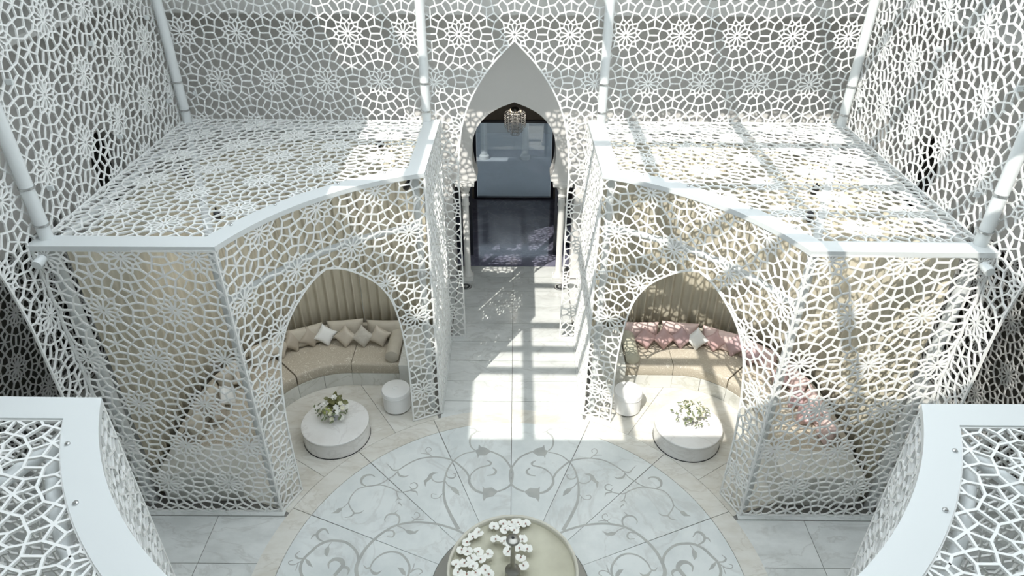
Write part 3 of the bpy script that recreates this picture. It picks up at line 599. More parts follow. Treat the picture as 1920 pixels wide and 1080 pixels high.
# ------------------------------------------------------------------ pavilions
AZ0, AZ1 = 20.06, 69.46      # azimuth of the curved face, from +y towards the side
def arc_pt(r, az): return (r * math.sin(R(az)), r * math.cos(R(az)))
ARCH = [(-17.3, 0.0), (-17.4, 0.7), (-17.3, 1.3), (-16.8, 1.8), (-16.0, 2.2), (-14.5, 2.6), (-11.4, 2.95), (-7.0, 3.22), (-3.3, 3.38), (0.0, 3.46)]
def pavilion(sx, sy, label, full=True):
    t = thing('lattice_pavilion', label, 'pavilion', (0, 0, 0), 'four corner pavilions of the court')
    fl = lambda x, y: (sx * x, sy * y)
    xB = math.sqrt(RC ** 2 - YB ** 2); yC = math.sqrt(RC ** 2 - XC ** 2)
    zt = ZR - 0.06
    # flat front face
    lattice('front_screen', [(xB, 0.02), (W - 0.03, 0.02), (W - 0.03, zt), (xB, zt)], lambda u, v, n: (sx * u, sy * YB + n, v), 4 * A + 0.16, ZS, t)
    # passage face
    lattice('passage_screen', [(yC, 0.02), (WF - 0.03, 0.02), (WF - 0.03, zt), (yC, zt)], lambda u, v, n: (sx * XC + n, sy * u, v), 4 * A + 0.16, ZS, t)
    # curved face with its arched opening
    k = R(1) * RC
    s0, s1 = (AZ0 - 45) * k, (AZ1 - 45) * k
    h = spline([(a * k, max(z, 0.02)) for a, z in ARCH], 4)
    arch = h + [(-x, z) for x, z in h[::-1][1:]]
    m_ = 24
    top = [(s1 + (s0 - s1) * i / m_, zt) for i in range(m_ + 1)]
    poly = [(s0, 0.02)] + arch + [(s1, 0.02)] + top
    def cyl(u, v, n):
        az = u / RC + math.pi / 4
        return sx * (RC + n) * np.sin(az), sy * (RC + n) * np.cos(az), v
    lattice('arched_screen', poly, cyl, 0.0, ZS, t)
    # roof lattice inside the rim, rosette rows running in depth
    rw = 0.24; ri = RC + rw
    az0 = math.degrees(math.asin((XC + rw) / ri)); az1 = math.degrees(math.acos((YB + rw) / ri))
    inner = [arc_pt(ri, az0 + (az1 - az0) * i / 24) for i in range(25)]
    rpoly = [(y, x) for x, y in [(XC + rw, WF - 0.03)] + inner + [(W - 0.04, YB + rw), (W - 0.04, WF - 0.03)]]
    if sy > 0:
        lattice('roof_screen', rpoly, lambda u, v, n: (sx * v, sy * u, ZR - 0.03 + n), 2.66 * A, 4.0 * A, t)
    else:       # here the rows run across
        lattice('roof_screen', [(x, y) for y, x in rpoly], lambda u, v, n: (sx * u, sy * v, ZR - 0.03 + n), 3.56 * A, 2.32 * A, t)
    # rim
    outer = [arc_pt(RC - 0.02, AZ0 + (AZ1 - AZ0) * i / 24) for i in range(25)]
    o = [(XC - 0.02, WF - 0.02)] + outer + [(W + 0.02, YB - 0.02)]
    i_ = [(XC + rw, WF - 0.02)] + inner + [(W + 0.02, YB + rw)]
    v = []; f = []
    for z in (ZR - 0.065, ZR):
        v += [(*fl(x, y), z) for x, y in o] + [(*fl(x, y), z) for x, y in i_]
    n = len(o); T = 2 * n
    for q in range(n - 1):
        f += [(q, q + 1, n + q + 1, n + q), (T + q, T + n + q, T + n + q + 1, T + q + 1), (q, T + q, T + q + 1, q + 1), (n + q, n + q + 1, T + n + q + 1, T + n + q)]
    f += [(0, n, T + n, T), (n - 1, T + n - 1, T + 2 * n - 1, 2 * n - 1)]
    fixn(mk('rim', v, f, 'rim_paint', t))
    # base strips
    G().box(*sorted((sx * (xB - 0.05), sx * W)), *sorted((sy * (YB - 0.075), sy * (YB + 0.03))), -0.002, 0.018).obj('base_strip', 'marble_tile', t)
    G().box(*sorted((sx * (XC - 0.045), sx * (XC + 0.03))), *sorted((sy * yC, sy * WF)), -0.002, 0.018).obj('base_strip', 'marble_tile', t)
    # posts
    for x, y, zt_, r_ in ((5.40, 1.46, CEIL - 0.01, 0.074), (5.40, 5.52, CEIL - 0.01, 0.074), (1.44, 5.55, CEIL - 0.01, 0.074), (xB + 0.10, YB + 0.16, ZR - 0.07, 0.06), (XC + 0.15, yC + 0.11, ZR - 0.07, 0.055)):
        if sy < 0 and zt_ > 9 : zt_ = ZR - 0.07
        p = smooth_by_angle(G().tube([(*fl(x, y), 0.0), (*fl(x, y), zt_)], r_, 20).obj('post', 'post_paint', t))
        if zt_ > 9:
            for zc in (ZR + 0.16, ZR + 0.62):
                smooth_by_angle(G().lathe([(r_ - 0.01, zc), (r_ + 0.012, zc), (r_ + 0.012, zc + 0.025), (r_ - 0.01, zc + 0.025)], 20, *fl(x, y), cap=False).obj('collar', 'steel', p))
    # tubes under the roof and behind the curved face
    cv = [(*fl(*arc_pt(RC + 0.16, AZ0 + 1 + (AZ1 - AZ0 - 2) * i / 20)), 3.63) for i in range(21)]
    smooth_by_angle(G().tube(cv, 0.05, 10).obj('ring_tube', 'post_paint', t))
    cv = [(*fl(*arc_pt(RC + 0.34, AZ0 + 4 + (AZ1 - AZ0 - 8) * i / 20)), ZR - 0.16) for i in range(21)]
    smooth_by_angle(G().tube(cv, 0.05, 10).obj('ring_tube', 'post_paint', t))
    for p, q in (((5.40, 1.46), (5.40, 5.52)), ((xB + 0.10, YB + 0.16), (5.40, 5.52)), ((1.44, 5.55), (5.40, 5.52))):
        smooth_by_angle(G().tube([(*fl(*p), ZR - 0.15), (*fl(*q), ZR - 0.15)], 0.055, 12).obj('roof_tube', 'post_paint', t))
    # rim bolts
    for az in (28, 38, 52, 62):
        smooth_by_angle(G().lathe([(0.02, ZR), (0.02, ZR + 0.012), (0.012, ZR + 0.02), (0.001, ZR + 0.021)], 10, *fl(*arc_pt(RC + 0.19, az)), cap=False).obj('rim_bolt', 'steel', t))
    return t
pavilion(-1, 1, 'white lattice pavilion on the far left, sheltering the sofa with taupe cushions')
pavilion(1, 1, 'white lattice pavilion on the far right, sheltering the sofa with pink cushions')
pavilion(-1, -1, 'white lattice pavilion cut off at the lower left corner of the view', False)
pavilion(1, -1, 'white lattice pavilion cut off at the lower right corner of the view', False)

# ------------------------------------------------------------------ sofas, curtains
CXS, CYS, RI = 2.93, 2.93, 1.22     # inner corner of the L shaped seat
def path_point(s, off):
    """s runs along the seat front: straight (0..1), corner (1..2), straight (2..3); off = outward offset; quadrant +x +y"""
    if s <= 1: return (2.03 + (CXS - 2.03) * s, CYS + RI + off)
    if s <= 2:
        a = R(90 - 90 * (s - 1)); return (CXS + (RI + off) * math.cos(a), CYS + (RI + off) * math.sin(a))
    return (CXS + RI + off, CYS + (2.03 - CYS) * (s - 2))
def sweep(s0, s1, prof, n, sx, gap=0.0):
    v = []; f = []; k = len(prof)
    for i in range(n + 1):
        s = s0 + gap + (s1 - s0 - 2 * gap) * i / n
        for off, z in prof:
            x, y = path_point(s, off); v.append((sx * x, y, z))
    for i in range(n):
        for j in range(k):
            j2 = (j + 1) % k
            f.append((i * k + j, i * k + j2, (i + 1) * k + j2, (i + 1) * k + j))
    f.append(tuple(range(k))); f.append(tuple(n * k + j for j in range(k - 1, -1, -1)))
    return v, f
def sofa(sx, label):
    t = thing('corner_sofa', label, 'sofa', (sx * 4.3, 4.3, 0), 'corner sofas in the pavilions')
    inv = Matrix.Translation((-sx * 4.3, -4.3, 0))
    def put(name, v, f, m_, bev=0, par=t):
        o = fixn(mk(name, [(x - sx * 4.3, y - 4.3, z) for x, y, z in v], f, m_, par))
        if bev: bevel(o, bev, 3); smooth_by_angle(o, 35)
        return o
    pl = [(0.0, 0.0), (0.0, 0.28), (0.98, 0.28), (0.98, 0.0)]
    for a, b, n in ((0, 0.98, 4), (0.98, 1.25, 5), (1.25, 1.5, 5), (1.5, 1.75, 5), (1.75, 2.02, 5), (2.02, 3, 4)):
        put('plinth_block', *sweep(a, b, pl, n, sx, 0.0015), 'marble_plinth', 0.004)
    st = [(0.012, 0.283), (0.002, 0.30), (0.0, 0.46), (0.012, 0.49), (0.04, 0.505), (0.5, 0.515), (0.97, 0.505), (0.97, 0.283)]
    for a, b, n in ((0, 0.97, 4), (0.97, 1.5, 10), (1.5, 2.03, 10), (2.03, 3, 4)):
        smooth_by_angle(put('seat_cushion', *sweep(a, b, st, n, sx, 0.006), 'brocade'), 50)
    bk = [(0.97, 0.0), (0.96, 0.66), (1.06, 0.66), (1.06, 0.0)]
    put('back_rail', *sweep(0, 3, bk, 34, sx), 'taupe_cloth')
    for x0, x1, y0, y1 in ((1.47, 2.02, 4.0, 5.2), (4.0, 5.2, 1.47, 2.02)):
        g = G().box(*sorted((sx * x0, sx * x1)), y0, y1, 0.0, 0.6)
        bevel(put('end_block', g.v, g.f, 'marble_plinth'), 0.01)
    return t
sofa(-1, 'taupe brocade corner sofa on a marble plinth in the far left pavilion')
sofa(1, 'taupe brocade corner sofa on a marble plinth in the sunlit far right pavilion')
def curtain(sx, label):
    t = thing('curtain', label, 'curtain', (sx * 4.5, 4.5, 0), 'pleated curtains behind the sofas')
    # path at the curtain line, resampled by true length so the pleats are even
    base = []
    for k in range(601):
        q = -0.55 + 4.1 * k / 600
        if q < 0: base.append((2.03 + (CXS - 2.03) * q, CYS + RI, 0.0, 1.0))
        elif q > 3: base.append((CXS + RI, CYS + (2.03 - CYS) * (q - 2), 1.0, 0.0))
        else:
            a_ = path_point(q, 0.0); b_ = path_point(q, 1.0); base.append((a_[0], a_[1], b_[0] - a_[0], b_[1] - a_[1]))
    line = [(x + nx * 1.14, y + ny * 1.14) for x, y, nx, ny in base]
    L = [0.0]
    for k in range(1, 601): L.append(L[-1] + math.dist(line[k], line[k - 1]))
    rows = (0.02, 1.1, 2.3, 3.3, 4.30); npan = 5
    for i in range(npan):
        l0, l1 = L[-1] * i / npan + 0.004, L[-1] * (i + 1) / npan - 0.004
        n = 120; v = []; f = []
        for k in range(n + 1):
            l_ = l0 + (l1 - l0) * k / n
            q = int(np.searchsorted(L, l_)); q = min(max(q, 1), 600); tt = (l_ - L[q - 1]) / (L[q] - L[q - 1])
            bx = [base[q - 1][c] * (1 - tt) + base[q][c] * tt for c in range(4)]
            for j, z in enumerate(rows):
                ph = 2 * math.pi * l_ / 0.165 + 0.9 * math.sin(l_ * 5.1 + sx) + 0.12 * j * math.sin(l_ * 9)
                off = 1.14 + (0.042 - 0.004 * j) * math.sin(ph) + 0.008 * math.sin(2 * ph + 1)
                v.append((sx * (bx[0] + bx[2] * off - 4.5), bx[1] + bx[3] * off - 4.5, z))
        m_ = len(rows)
        for k in range(n):
            for j in range(m_ - 1): f.append((k * m_ + j, (k + 1) * m_ + j, (k + 1) * m_ + j + 1, k * m_ + j + 1))
        o = mk('curtain_panel', v, f, 'curtain_cloth', t, True)
        sd = o.modifiers.new('thick', 'SOLIDIFY'); sd.thickness = 0.004
    v, f = sweep(0, 3, [(1.12, 4.30), (1.12, 4.34), (1.16, 4.34), (1.16, 4.30)], 40, sx)
    fixn(mk('track', [(x - sx * 4.5, y - 4.5, z) for x, y, z in v], f, 'post_paint', t))
curtain(-1, 'pleated taupe curtain behind the sofa with taupe cushions')
curtain(1, 'pleated taupe curtain behind the sofa with pink cushions')

# ------------------------------------------------------------------ cushions
PILLOWS = {}
def pillow_mesh(w, h, th, ear, material, n=12):
    key = (w, h, th, ear, material)
    if key in PILLOWS: return PILLOWS[key]
    v = []; f = []
    for side in (1, -1):
        for i in range(n + 1):
            for j in range(n + 1):
                a, b = -1 + 2 * i / n, -1 + 2 * j / n
                x = a * (1 - ear * (1 - b * b)); z = b * (1 - ear * (1 - a * a))
                prof = max(0.0, (1 - a ** 4)) ** 0.6 * max(0.0, (1 - b ** 4)) ** 0.6
                y = -side * (0.006 + th / 2 * prof)
                v.append((x * w / 2, y, z * h / 2))
    m_ = (n + 1) ** 2
    for i in range(n):
        for j in range(n):
            q = (i * (n + 1) + j, (i + 1) * (n + 1) + j, (i + 1) * (n + 1) + j + 1, i * (n + 1) + j + 1)
            f.append(q); f.append(tuple(m_ + k for k in q[::-1]))
    rim = [i * (n + 1) for i in range(n + 1)] + [n * (n + 1) + j for j in range(1, n + 1)] + [i * (n + 1) + n for i in range(n - 1, -1, -1)] + [j for j in range(n - 1, 0, -1)]
    for k in range(len(rim)):
        a, b = rim[k], rim[(k + 1) % len(rim)]; f.append((a, m_ + a, m_ + b, b))
    me = bpy.data.meshes.new('pillow'); me.from_pydata(v, [], f); me.update()
    me.polygons.foreach_set('use_smooth', [True] * len(me.polygons)); me.materials.append(MATS[material])
    PILLOWS[key] = me
    return me
def pillow(name, label, loc, w, h, th, ear, material, yaw, tilt, roll, group):
    me = pillow_mesh(w, h, th, ear, material)
    o = bpy.data.objects.new(name, me); C.objects.link(o)
    o.matrix_world = Matrix.Translation(loc) @ Matrix.Rotation(R(yaw), 4, 'Z') @ Matrix.Rotation(R(-tilt), 4, 'X') @ Matrix.Rotation(R(roll), 4, 'Y')
    return tag(o, label, 'cushion', group)
# back cushions: (path x, y) along the back, facing the middle of the pavilion
BACKS = [(2.40, 4.93, 0, 0.68), (3.13, 4.93, -8, 0.70), (3.83, 4.70, -26, 0.70), (4.42, 4.26, -45, 0.70), (4.80, 3.62, -66, 0.70), (4.93, 2.90, -86, 0.70), (4.93, 2.36, -90, 0.4)]
places = ['beside the bolster', 'second from the far bolster', 'third from the far bolster', 'in the corner of the sofa', 'past the corner of the sofa', 'second from the near end', 'at the near end']
for sx, m_, word, g in ((-1, 'taupe_cloth', 'taupe', 'taupe back cushions'), (1, 'pink_cloth', 'pale pink', 'pink back cushions')):
    for (x, y, yw, w), pl in zip(BACKS, places):
        pillow('back_cushion', 'wide %s back cushion %s, %s sofa' % (word, pl, 'left' if sx < 0 else 'right'), (sx * x, y, 0.70), w * 0.97, 0.39, 0.17, 0.05, m_, sx * yw, 12, 0, g)
# throw cushions
def throws(sx, rows, side, group):
    for x, y, yw, rl, m_, word in rows:
        pillow('throw_cushion', word, (x, y, 0.70), 0.325, 0.325, 0.13, 0.11, m_, yw, 24, rl, group)
throws(-1, [(-2.46, 4.72, 6, 32, 'tan_silk', 'tan throw cushion next to the bolster on the left sofa'),
            (-2.77, 4.70, 2, 40, 'greige_cloth', 'patterned greige throw cushion on the left sofa'),
            (-3.09, 4.70, 0, 45, 'tan_silk', 'tan diamond-set throw cushion right of the white one on the left sofa'),
            (-3.47, 4.74, 22, 40, 'white_silk', 'white satin throw cushion on the left sofa'),
            (-3.74, 4.68, 42, 42, 'umber_silk', 'brown satin throw cushion left of the white one on the left sofa'),
            (-4.02, 4.55, 50, 44, 'umber_silk', 'brown satin throw cushion, second left of the white one on the left sofa'),
            (-4.22, 4.33, 52, 44, 'tan_silk', 'tan throw cushion half hidden by the left arch edge'),
            (-4.62, 3.55, 68, 44, 'tan_silk', 'tan throw cushion behind the left lattice, near the sofa corner'),
            (-4.70, 3.05, 86, 44, 'white_silk', 'white throw cushion behind the left front lattice'),
            (-4.70, 2.65, 90, 44, 'umber_silk', 'brown throw cushion behind the left front lattice')], 'left', 'throw cushions on the left sofa')
throws(1, [(2.47, 4.72, 4, 40, 'rose_silk', 'rose throw cushion nearest the sage bolster'),
           (2.80, 4.72, 0, 44, 'rose_silk', 'rose throw cushion second from the sage bolster'),
           (3.13, 4.74, -4, 45, 'mauve_silk', 'mauve throw cushion left of the white one on the right sofa'),
           (3.41, 4.70, -12, 45, 'white_silk', 'white throw cushion on the right sofa'),
           (3.74, 4.66, -22, 45, 'rose_silk', 'rose throw cushion right of the white one'),
           (4.05, 4.52, -40, 42, 'mauve_silk', 'mauve throw cushion at the right edge of the arch'),
           (4.30, 4.25, -48, 42, 'mauve_silk', 'mauve throw cushion behind the right lattice by the arch'),
           (4.60, 3.62, -66, 44, 'rose_silk', 'rose throw cushion behind the right lattice, past the sofa corner'),
           (4.70, 3.10, -85, 44, 'mauve_silk', 'mauve throw cushion behind the right front lattice'),
           (4.70, 2.70, -90, 44, 'rose_silk', 'rose throw cushion behind the right front lattice, nearest the block')], 'right', 'throw cushions on the right sofa')
for sx, m_, nm in ((-1, 'taupe_cloth', 'taupe bolster at the passage end of the left sofa'), (1, 'sage_cloth', 'sage bolster at the passage end of the right sofa')):
    t = thing('bolster', nm, 'bolster', (sx * 2.16, 4.62, 0.637), 'bolsters on the sofas', (R(90), 0, 0))
    smooth_by_angle(G().lathe([(0.10, -0.44), (0.118, -0.43), (0.122, -0.40), (0.122, 0.40), (0.118, 0.43), (0.10, 0.44)], 28).obj('roll', m_, t), 50)
    for z in (-0.43, 0.43):
        ring = [(0.118 * math.cos(k * math.pi / 14), 0.118 * math.sin(k * math.pi / 14), z) for k in range(29)]
        G().tube(ring, 0.006, 6, False).obj('piping', m_, t)

# ------------------------------------------------------------------ tables, poufs
for sx, nm in ((-1, 'left'), (1, 'right')):
    t = thing('coffee_table', 'round white marble coffee table in the %s pavilion' % nm, 'table', (sx * 2.93, 2.87, 0), 'round marble coffee tables')
    G().lathe([(0.553, 0.0), (0.553, 0.012)], 64).obj('dark_base_ring', 'black_metal', t)  # dark ring added to draw the shadow gap under the drum
    smooth_by_angle(G().lathe([(0.545, 0.012), (0.545, 0.27)], 64).obj('drum', 'marble_table', t))
    o = G().lathe([(0.548, 0.27), (0.553, 0.276), (0.553, 0.312), (0.545, 0.32)], 64).obj('top', 'marble_table', t); smooth_by_angle(o)
    p = thing('pouf', 'round white leather pouf beside the %s passage lattice' % nm, 'pouf', (sx * 2.02, 3.58, 0), 'white poufs')
    G().lathe([(0.20, 0.0), (0.20, 0.03)], 40).obj('dark_base_ring', 'black_rubber', p)
    smooth_by_angle(G().lathe([(0.225, 0.03), (0.237, 0.04), (0.238, 0.32), (0.235, 0.345)], 48).obj('body', 'white_leather', p))
    lid = smooth_by_angle(G().lathe([(0.236, 0.347), (0.246, 0.352), (0.248, 0.40), (0.238, 0.425), (0.20, 0.436), (0.03, 0.44), (0.001, 0.436)], 48, cap=False).obj('lid', 'white_leather', p))
    G().tube([(0.246 * math.cos(k * math.pi / 24), 0.246 * math.sin(k * math.pi / 24), 0.35) for k in range(49)], 0.006, 6, False).obj('seam', 'white_leather', p)
    G().tube([(0.045 * math.cos(k * math.pi / 8) , 0.045 * math.sin(k * math.pi / 8), 0.441) for k in range(13)], 0.008, 8).obj('pull_strap', 'white_leather', lid)

# ------------------------------------------------------------------ flower arrangements
def leaf_mesh(name, material, L, wd_):
    v = [(0, 0, 0), (wd_ * 0.6, L * 0.3, 0.01), (wd_ * 0.55, L * 0.65, 0.012), (0, L, -0.004), (-wd_ * 0.55, L * 0.65, 0.012), (-wd_ * 0.6, L * 0.3, 0.01), (0, L * 0.33, -0.006), (0, L * 0.66, -0.004)]
    f = [(0, 1, 6), (1, 2, 7, 6), (2, 3, 7), (0, 6, 5), (6, 7, 4, 5), (7, 3, 4)]
    me = bpy.data.meshes.new(name); me.from_pydata(v, [], f); me.update(); me.materials.append(MATS[material])
    return me
def blossom_mesh(name, material, r, layers=3, petals=6):
    v = []; f = []
    for l_ in range(layers):
        rr = r * (1 - 0.27 * l_); lift = 0.25 + 0.35 * l_
        for k in range(petals):
            a = 2 * math.pi * (k + 0.5 * (l_ % 2)) / petals; w_ = math.pi / petals * 1.05
            i = len(v)
            v += [(0, 0, 0.004 * l_), (rr * 0.75 * math.cos(a - w_), rr * 0.75 * math.sin(a - w_), rr * lift * 0.7), (rr * math.cos(a), rr * math.sin(a), rr * lift), (rr * 0.75 * math.cos(a + w_), rr * 0.75 * math.sin(a + w_), rr * lift * 0.7)]
            f += [(i, i + 1, i + 2), (i, i + 2, i + 3)]
    me = bpy.data.meshes.new(name); me.from_pydata(v, [], f); me.update(); me.materials.append(MATS[material])
    return me
def inst(name, me, parent, loc, nrm, spin=0, sc=1):
    o = bpy.data.objects.new(name, me); C.objects.link(o); o.parent = parent
    q = Vector(nrm).normalized().to_track_quat('Z', 'Y').to_matrix().to_4x4()
    o.matrix_local = Matrix.Translation(loc) @ q @ Matrix.Rotation(spin, 4, 'Z') @ Matrix.Scale(sc, 4)
    return o
def stem(parent, a, b, material='leaf_grey', r=0.004):
    a, b = Vector(a), Vector(b); mid = (a + b) / 2 + Vector((0, 0, 0.04))
    return G().tube([a, mid, b], r, 5).obj('stem', material, parent)
rnd = random.Random(11)
# left: olive foliage, green hydrangea, white orchids in a grey vase
t = thing('flower_arrangement', 'bouquet of olive leaves and white blossoms in a grey vase on the left table', 'flowers', (-2.95, 2.93, 0.32))
smooth_by_angle(G().lathe([(0.045, 0.0), (0.055, 0.01), (0.06, 0.12), (0.05, 0.14), (0.042, 0.13), (0.04, 0.02)], 20).obj('vase', 'vase_grey', t))
lf = leaf_mesh('leaf', 'leaf_olive', 0.13, 0.075); lg = leaf_mesh('leaf', 'leaf_grey', 0.09, 0.03)
bw = blossom_mesh('blossom', 'petal_white', 0.055); bc = blossom_mesh('blossom', 'petal_cream', 0.045); bgn = blossom_mesh('floret', 'petal_green', 0.022, 2, 5)
for k in range(30):
    a = rnd.uniform(0.5, 2.4); r_ = rnd.uniform(0.03, 0.15)
    inst('leaf', lf, t, (r_ * math.cos(a) * 1.1 + 0.01, r_ * math.sin(a) + 0.02, rnd.uniform(0.2, 0.36)), (rnd.uniform(-.7, .7), rnd.uniform(-.9, .1), 0.8), rnd.uniform(0, 6.3), rnd.uniform(0.7, 1.15))
for k in range(34):
    a = rnd.uniform(0, 6.28); b = math.acos(rnd.uniform(0.0, 1))
    n_ = (math.sin(b) * math.cos(a), math.sin(b) * math.sin(a), math.cos(b))
    inst('floret', bgn, t, (-0.09 + 0.075 * n_[0], -0.03 + 0.075 * n_[1], 0.2 + 0.065 * n_[2]), n_, a)
for x, y, z in ((0.06, -0.01, .26), (0.12, 0.05, .30), (0.16, 0.0, .24), (0.10, -0.08, .22), (0.02, 0.1, .38), (-0.14, 0.09, .26), (-0.21, -0.03, .2), (-0.02, -0.09, .2), (0.2, 0.07, .2), (0.0, -0.14, .12), (0.15, -0.1, .13), (-0.12, -0.1, .12)):
    inst('blossom', bw if rnd.random() < .7 else bc, t, (x, y, z), (x, y - .25, .35), rnd.uniform(0, 6))
    stem(t, (0, 0, .12), (x, y, z - 0.005))
for k in range(46):
    a = rnd.uniform(0, 6.28); r_ = rnd.uniform(0.1, 0.26)
    inst('leaf', lg, t, (r_ * math.cos(a) - 0.03, r_ * math.sin(a) * 0.9, rnd.uniform(0.1, 0.28)), (math.cos(a) * .6, math.sin(a) * .6 - .2, .7), rnd.uniform(0, 6.3), rnd.uniform(.5, 1.1))
# right: loose cream blossoms and small grey-green leaves
t = thing('flower_arrangement', 'loose bouquet of cream blossoms and small leaves on the right table', 'flowers', (2.98, 2.97, 0.32))
smooth_by_angle(G().lathe([(0.05, 0.0), (0.06, 0.01), (0.065, 0.10), (0.055, 0.12), (0.045, 0.11), (0.04, 0.02)], 20).obj('vase', 'vase_grey', t))
bp = blossom_mesh('blossom', 'petal_pink', 0.045)
for k in range(40):
    a = rnd.uniform(0, 6.28); r_ = 0.2 * math.sqrt(rnd.random()); z = 0.33 - r_ * 0.7 + rnd.uniform(-.03, .03)
    x, y = r_ * math.cos(a) * 1.05, r_ * math.sin(a)
    inst('blossom', rnd.choice((bc, bw, bc, bw, bc)) if k != 7 else bp, t, (x, y, z), (x * 3, y * 3 - .2, .6), a, rnd.uniform(.7, 1.1))
    stem(t, (0, 0, .1), (x, y, z - .005))
for k in range(120):
    a = rnd.uniform(0, 6.28); r_ = rnd.uniform(0.06, 0.29)
    z = 0.34 - r_ * 0.75 + rnd.uniform(-.04, .06)
    inst('leaf', lg, t, (r_ * math.cos(a) * 1.05, r_ * math.sin(a), max(z, 0.03)), (math.cos(a) * .5, math.sin(a) * .5 - .2, .7), rnd.uniform(0, 6.3), rnd.uniform(.45, 1.0))

# ------------------------------------------------------------------ fountain
FX = 0.03
ft = thing('fountain_basin', 'round stone fountain basin in the middle of the medallion', 'fountain', (FX, 0, 0))
smooth_by_angle(G().lathe([(0.62, 0.0), (0.62, 0.08), (0.55, 0.14), (0.60, 0.22), (0.74, 0.34), (0.83, 0.46), (0.85, 0.49), (0.85, 0.51), (0.842, 0.515), (0.825, 0.513), (0.815, 0.50), (0.80, 0.40)], 80, cap=False).obj('bowl', 'basin_stone', ft), 50)
smooth_by_angle(G().lathe([(0.807, 0.44), (0.76, 0.39), (0.55, 0.35), (0.05, 0.335), (0.001, 0.335)], 64, cap=False).obj('bed', 'basin_bed', ft), 60)
G().lathe([(0.811, 0.468), (0.001, 0.468)], 64, cap=False).obj('water', 'water', ft)
smooth_by_angle(G().lathe([(0.10, 0.34), (0.10, 0.48), (0.075, 0.50), (0.045, 0.52), (0.032, 0.56), (0.028, 1.02), (0.03, 1.03)], 24).obj('spout_pipe', 'pewter', ft))
smooth_by_angle(G().lathe([(0.03, 1.02), (0.075, 1.045), (0.088, 1.075), (0.08, 1.10), (0.05, 1.118), (0.02, 1.12), (0.016, 1.105)], 28).obj('spout_head', 'pewter', ft))
G().lathe([(0.014, 1.119), (0.013, 1.1225)], 12).obj('spout_hole', 'black_metal', ft)
tr = G().ring_sector(0.90, 1.07, 0, 180, -0.013, 0.002, 40).ring_sector(0.90, 1.07, 180, 360, -0.013, 0.002, 40)
tag(fixn(tr.obj('drain_ring', 'pewter')), 'dark metal drain ring in the floor round the fountain', 'drain')
G_ = G().lathe([(0.9, -0.014), (0.001, -0.002)], 48, cap=False).obj('medallion_core', 'marble_white', floor)
# floating orchids
op = []; of = []
for k, (a, L_, w_) in enumerate(((90, 0.062, 0.03), (210, 0.06, 0.028), (330, 0.06, 0.028), (20, 0.064, 0.052), (160, 0.064, 0.052))):
    ca, sa = math.cos(R(a)), math.sin(R(a)); i = len(op)
    zz = 0.010 if k < 3 else 0.015
    for u, ww, z in ((0.004, 0.006, 0.006), (L_ * 0.35, w_ * 0.8, zz), (L_ * 0.7, w_, zz + 0.006), (L_, w_ * 0.35, zz)):
        op += [(u * ca - ww * sa, u * sa + ww * ca, z), (u * ca, u * sa, z - 0.004), (u * ca + ww * sa, u * sa - ww * ca, z)]
    for q in range(3):
        for c_ in range(2): b_ = i + q * 3 + c_; of.append((b_, b_ + 1, b_ + 4, b_ + 3))
om = bpy.data.meshes.new('petals'); om.from_pydata(op, [], of); om.update(); om.materials.append(MATS['orchid_white'])
om.polygons.foreach_set('use_smooth', [True] * len(om.polygons))
lipg = G().lathe([(0.002, 0.008), (0.011, 0.014), (0.009, 0.022), (0.002, 0.025)], 8)
lm = None
rnd = random.Random(3)
ORD = 'first second third fourth fifth sixth seventh eighth ninth tenth eleventh twelfth thirteenth fourteenth fifteenth sixteenth seventeenth eighteenth nineteenth twentieth twenty-first twenty-second twenty-third twenty-fourth twenty-fifth'.split()
_left = sorted([q for q in ORCHIDS if q[0] < -0.28], key=lambda q: -q[1]); _mid = sorted([q for q in ORCHIDS if q[0] >= -0.28], key=lambda q: -q[1])
def orchid_label(q):
    if q in _left: return 'white orchid floating by the left rim, %s counted from the far end' % ORD[_left.index(q)]
    return 'white orchid floating near the spout, %s counted from the far rim' % ORD[_mid.index(q)]
for oq in ORCHIDS:
    x, y = oq
    if math.hypot(x - FX, y) > 0.755:
        k = 0.74 / math.hypot(x - FX, y); x, y = FX + (x - FX) * k, y * k
    o = thing('orchid_flower', orchid_label(oq), 'flower', (x, y, 0.468), 'orchids by the left rim' if oq in _left else 'orchids round the spout', (rnd.uniform(-.12, .12), rnd.uniform(-.12, .12), rnd.uniform(0, 6.28)))
    o.scale = (1.1, 1.1, 1.1)
    p_ = bpy.data.objects.new('petals', om); C.objects.link(p_); p_.parent = o
    if lm is None:
        lo = lipg.obj('lip', 'orchid_lip', o); lm = lo.data
    else:
        lo = bpy.data.objects.new('lip', lm); C.objects.link(lo); lo.parent = o

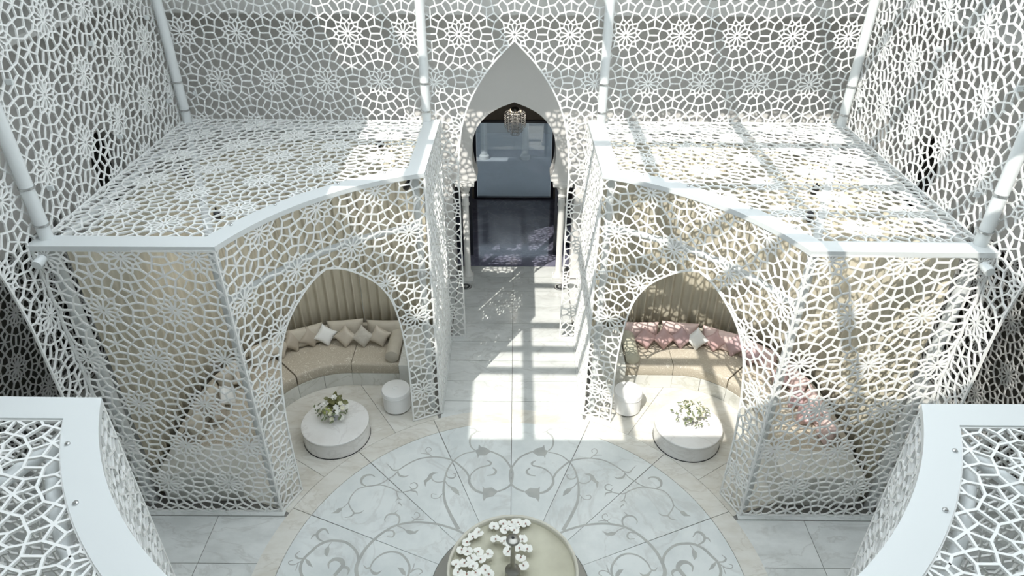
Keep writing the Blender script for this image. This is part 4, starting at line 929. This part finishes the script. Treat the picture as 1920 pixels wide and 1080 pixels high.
# ------------------------------------------------------------------ small fittings
def spotlight(loc, aim, label, m_='black_metal', r_=0.05, L_=0.16, group='black spotlights under the lattice roofs', drop=0.12, lit=False):
    t = thing('spotlight', label, 'light', loc, group)
    G().tube([(0, 0, drop), (0, 0, 0.0)], 0.012, 8).obj('stem', m_, t)
    d = Vector(aim).normalized(); a = -d * L_ * 0.5; b = d * L_ * 0.5
    smooth_by_angle(G().tube([a, a * .9, b * .96, b], r_, 18, True, [r_ * .8, r_, r_, r_ * .96]).obj('housing', m_, t))
    smooth_by_angle(G().tube([b * 0.99, b * 1.03], r_ * .82, 18).obj('lens', 'steel', t))
    if not lit: return
    ld = bpy.data.lights.new('spot_fill', 'SPOT'); ld.energy = 75; ld.spot_size = R(96); ld.spot_blend = 0.9; ld.color = (1.0, 0.96, 0.89); ld.shadow_soft_size = 0.05  # wide beam added as fill for the dim pavilion interior
    lo = bpy.data.objects.new('spot_fill', ld); C.objects.link(lo); lo.parent = t
    lo.location = b * 1.15; lo.rotation_euler = d.to_track_quat('-Z', 'Y').to_euler()
zr = ZR - 0.30
spotlight((-1.52, 3.62, zr + .02), (-.55, .45, -.8), 'black spotlight under the left roof beside the passage', lit=True)
spotlight((-2.2, 5.2, zr + .02), (-.6, .12, -.8), 'black spotlight under the left roof at its far edge')
spotlight((-4.9, 4.0, zr + .02), (-.1, .35, -.9), 'black spotlight under the left roof by the side lattice')
spotlight((-3.9, 2.6, zr + .02), (-.35, .5, -.8), 'black spotlight under the left roof near its front rim', lit=True)
spotlight((4.32, 3.54, zr + .02), (.1, .5, -.8), 'black spotlight under the right roof, at its middle')
spotlight((3.94, 2.69, zr + .02), (.35, .5, -.8), 'black spotlight under the right roof, near its front rim', lit=True)
spotlight((2.95, 5.35, zr + .02), (.5, .12, -.8), 'black spotlight under the right roof at its far edge')
for s, nm in ((-1, 'left'), (1, 'right')):
    t = thing('flood_lamp', 'small white round lamp under the %s outer corner of the pavilion rim' % nm, 'light', (s * 5.37, 1.16, 4.38), 'white corner lamps')
    smooth_by_angle(G().tube([(0, 0.08, 0), (0, -0.03, -0.01), (0, -0.06, -0.015)], 0.06, 20, True, [0.05, 0.06, 0.055]).obj('housing', 'rim_paint', t))
    G().tube([(0, 0.02, 0.0), (0, 0.02, 0.09)], 0.012, 8).obj('bracket', 'rim_paint', t)
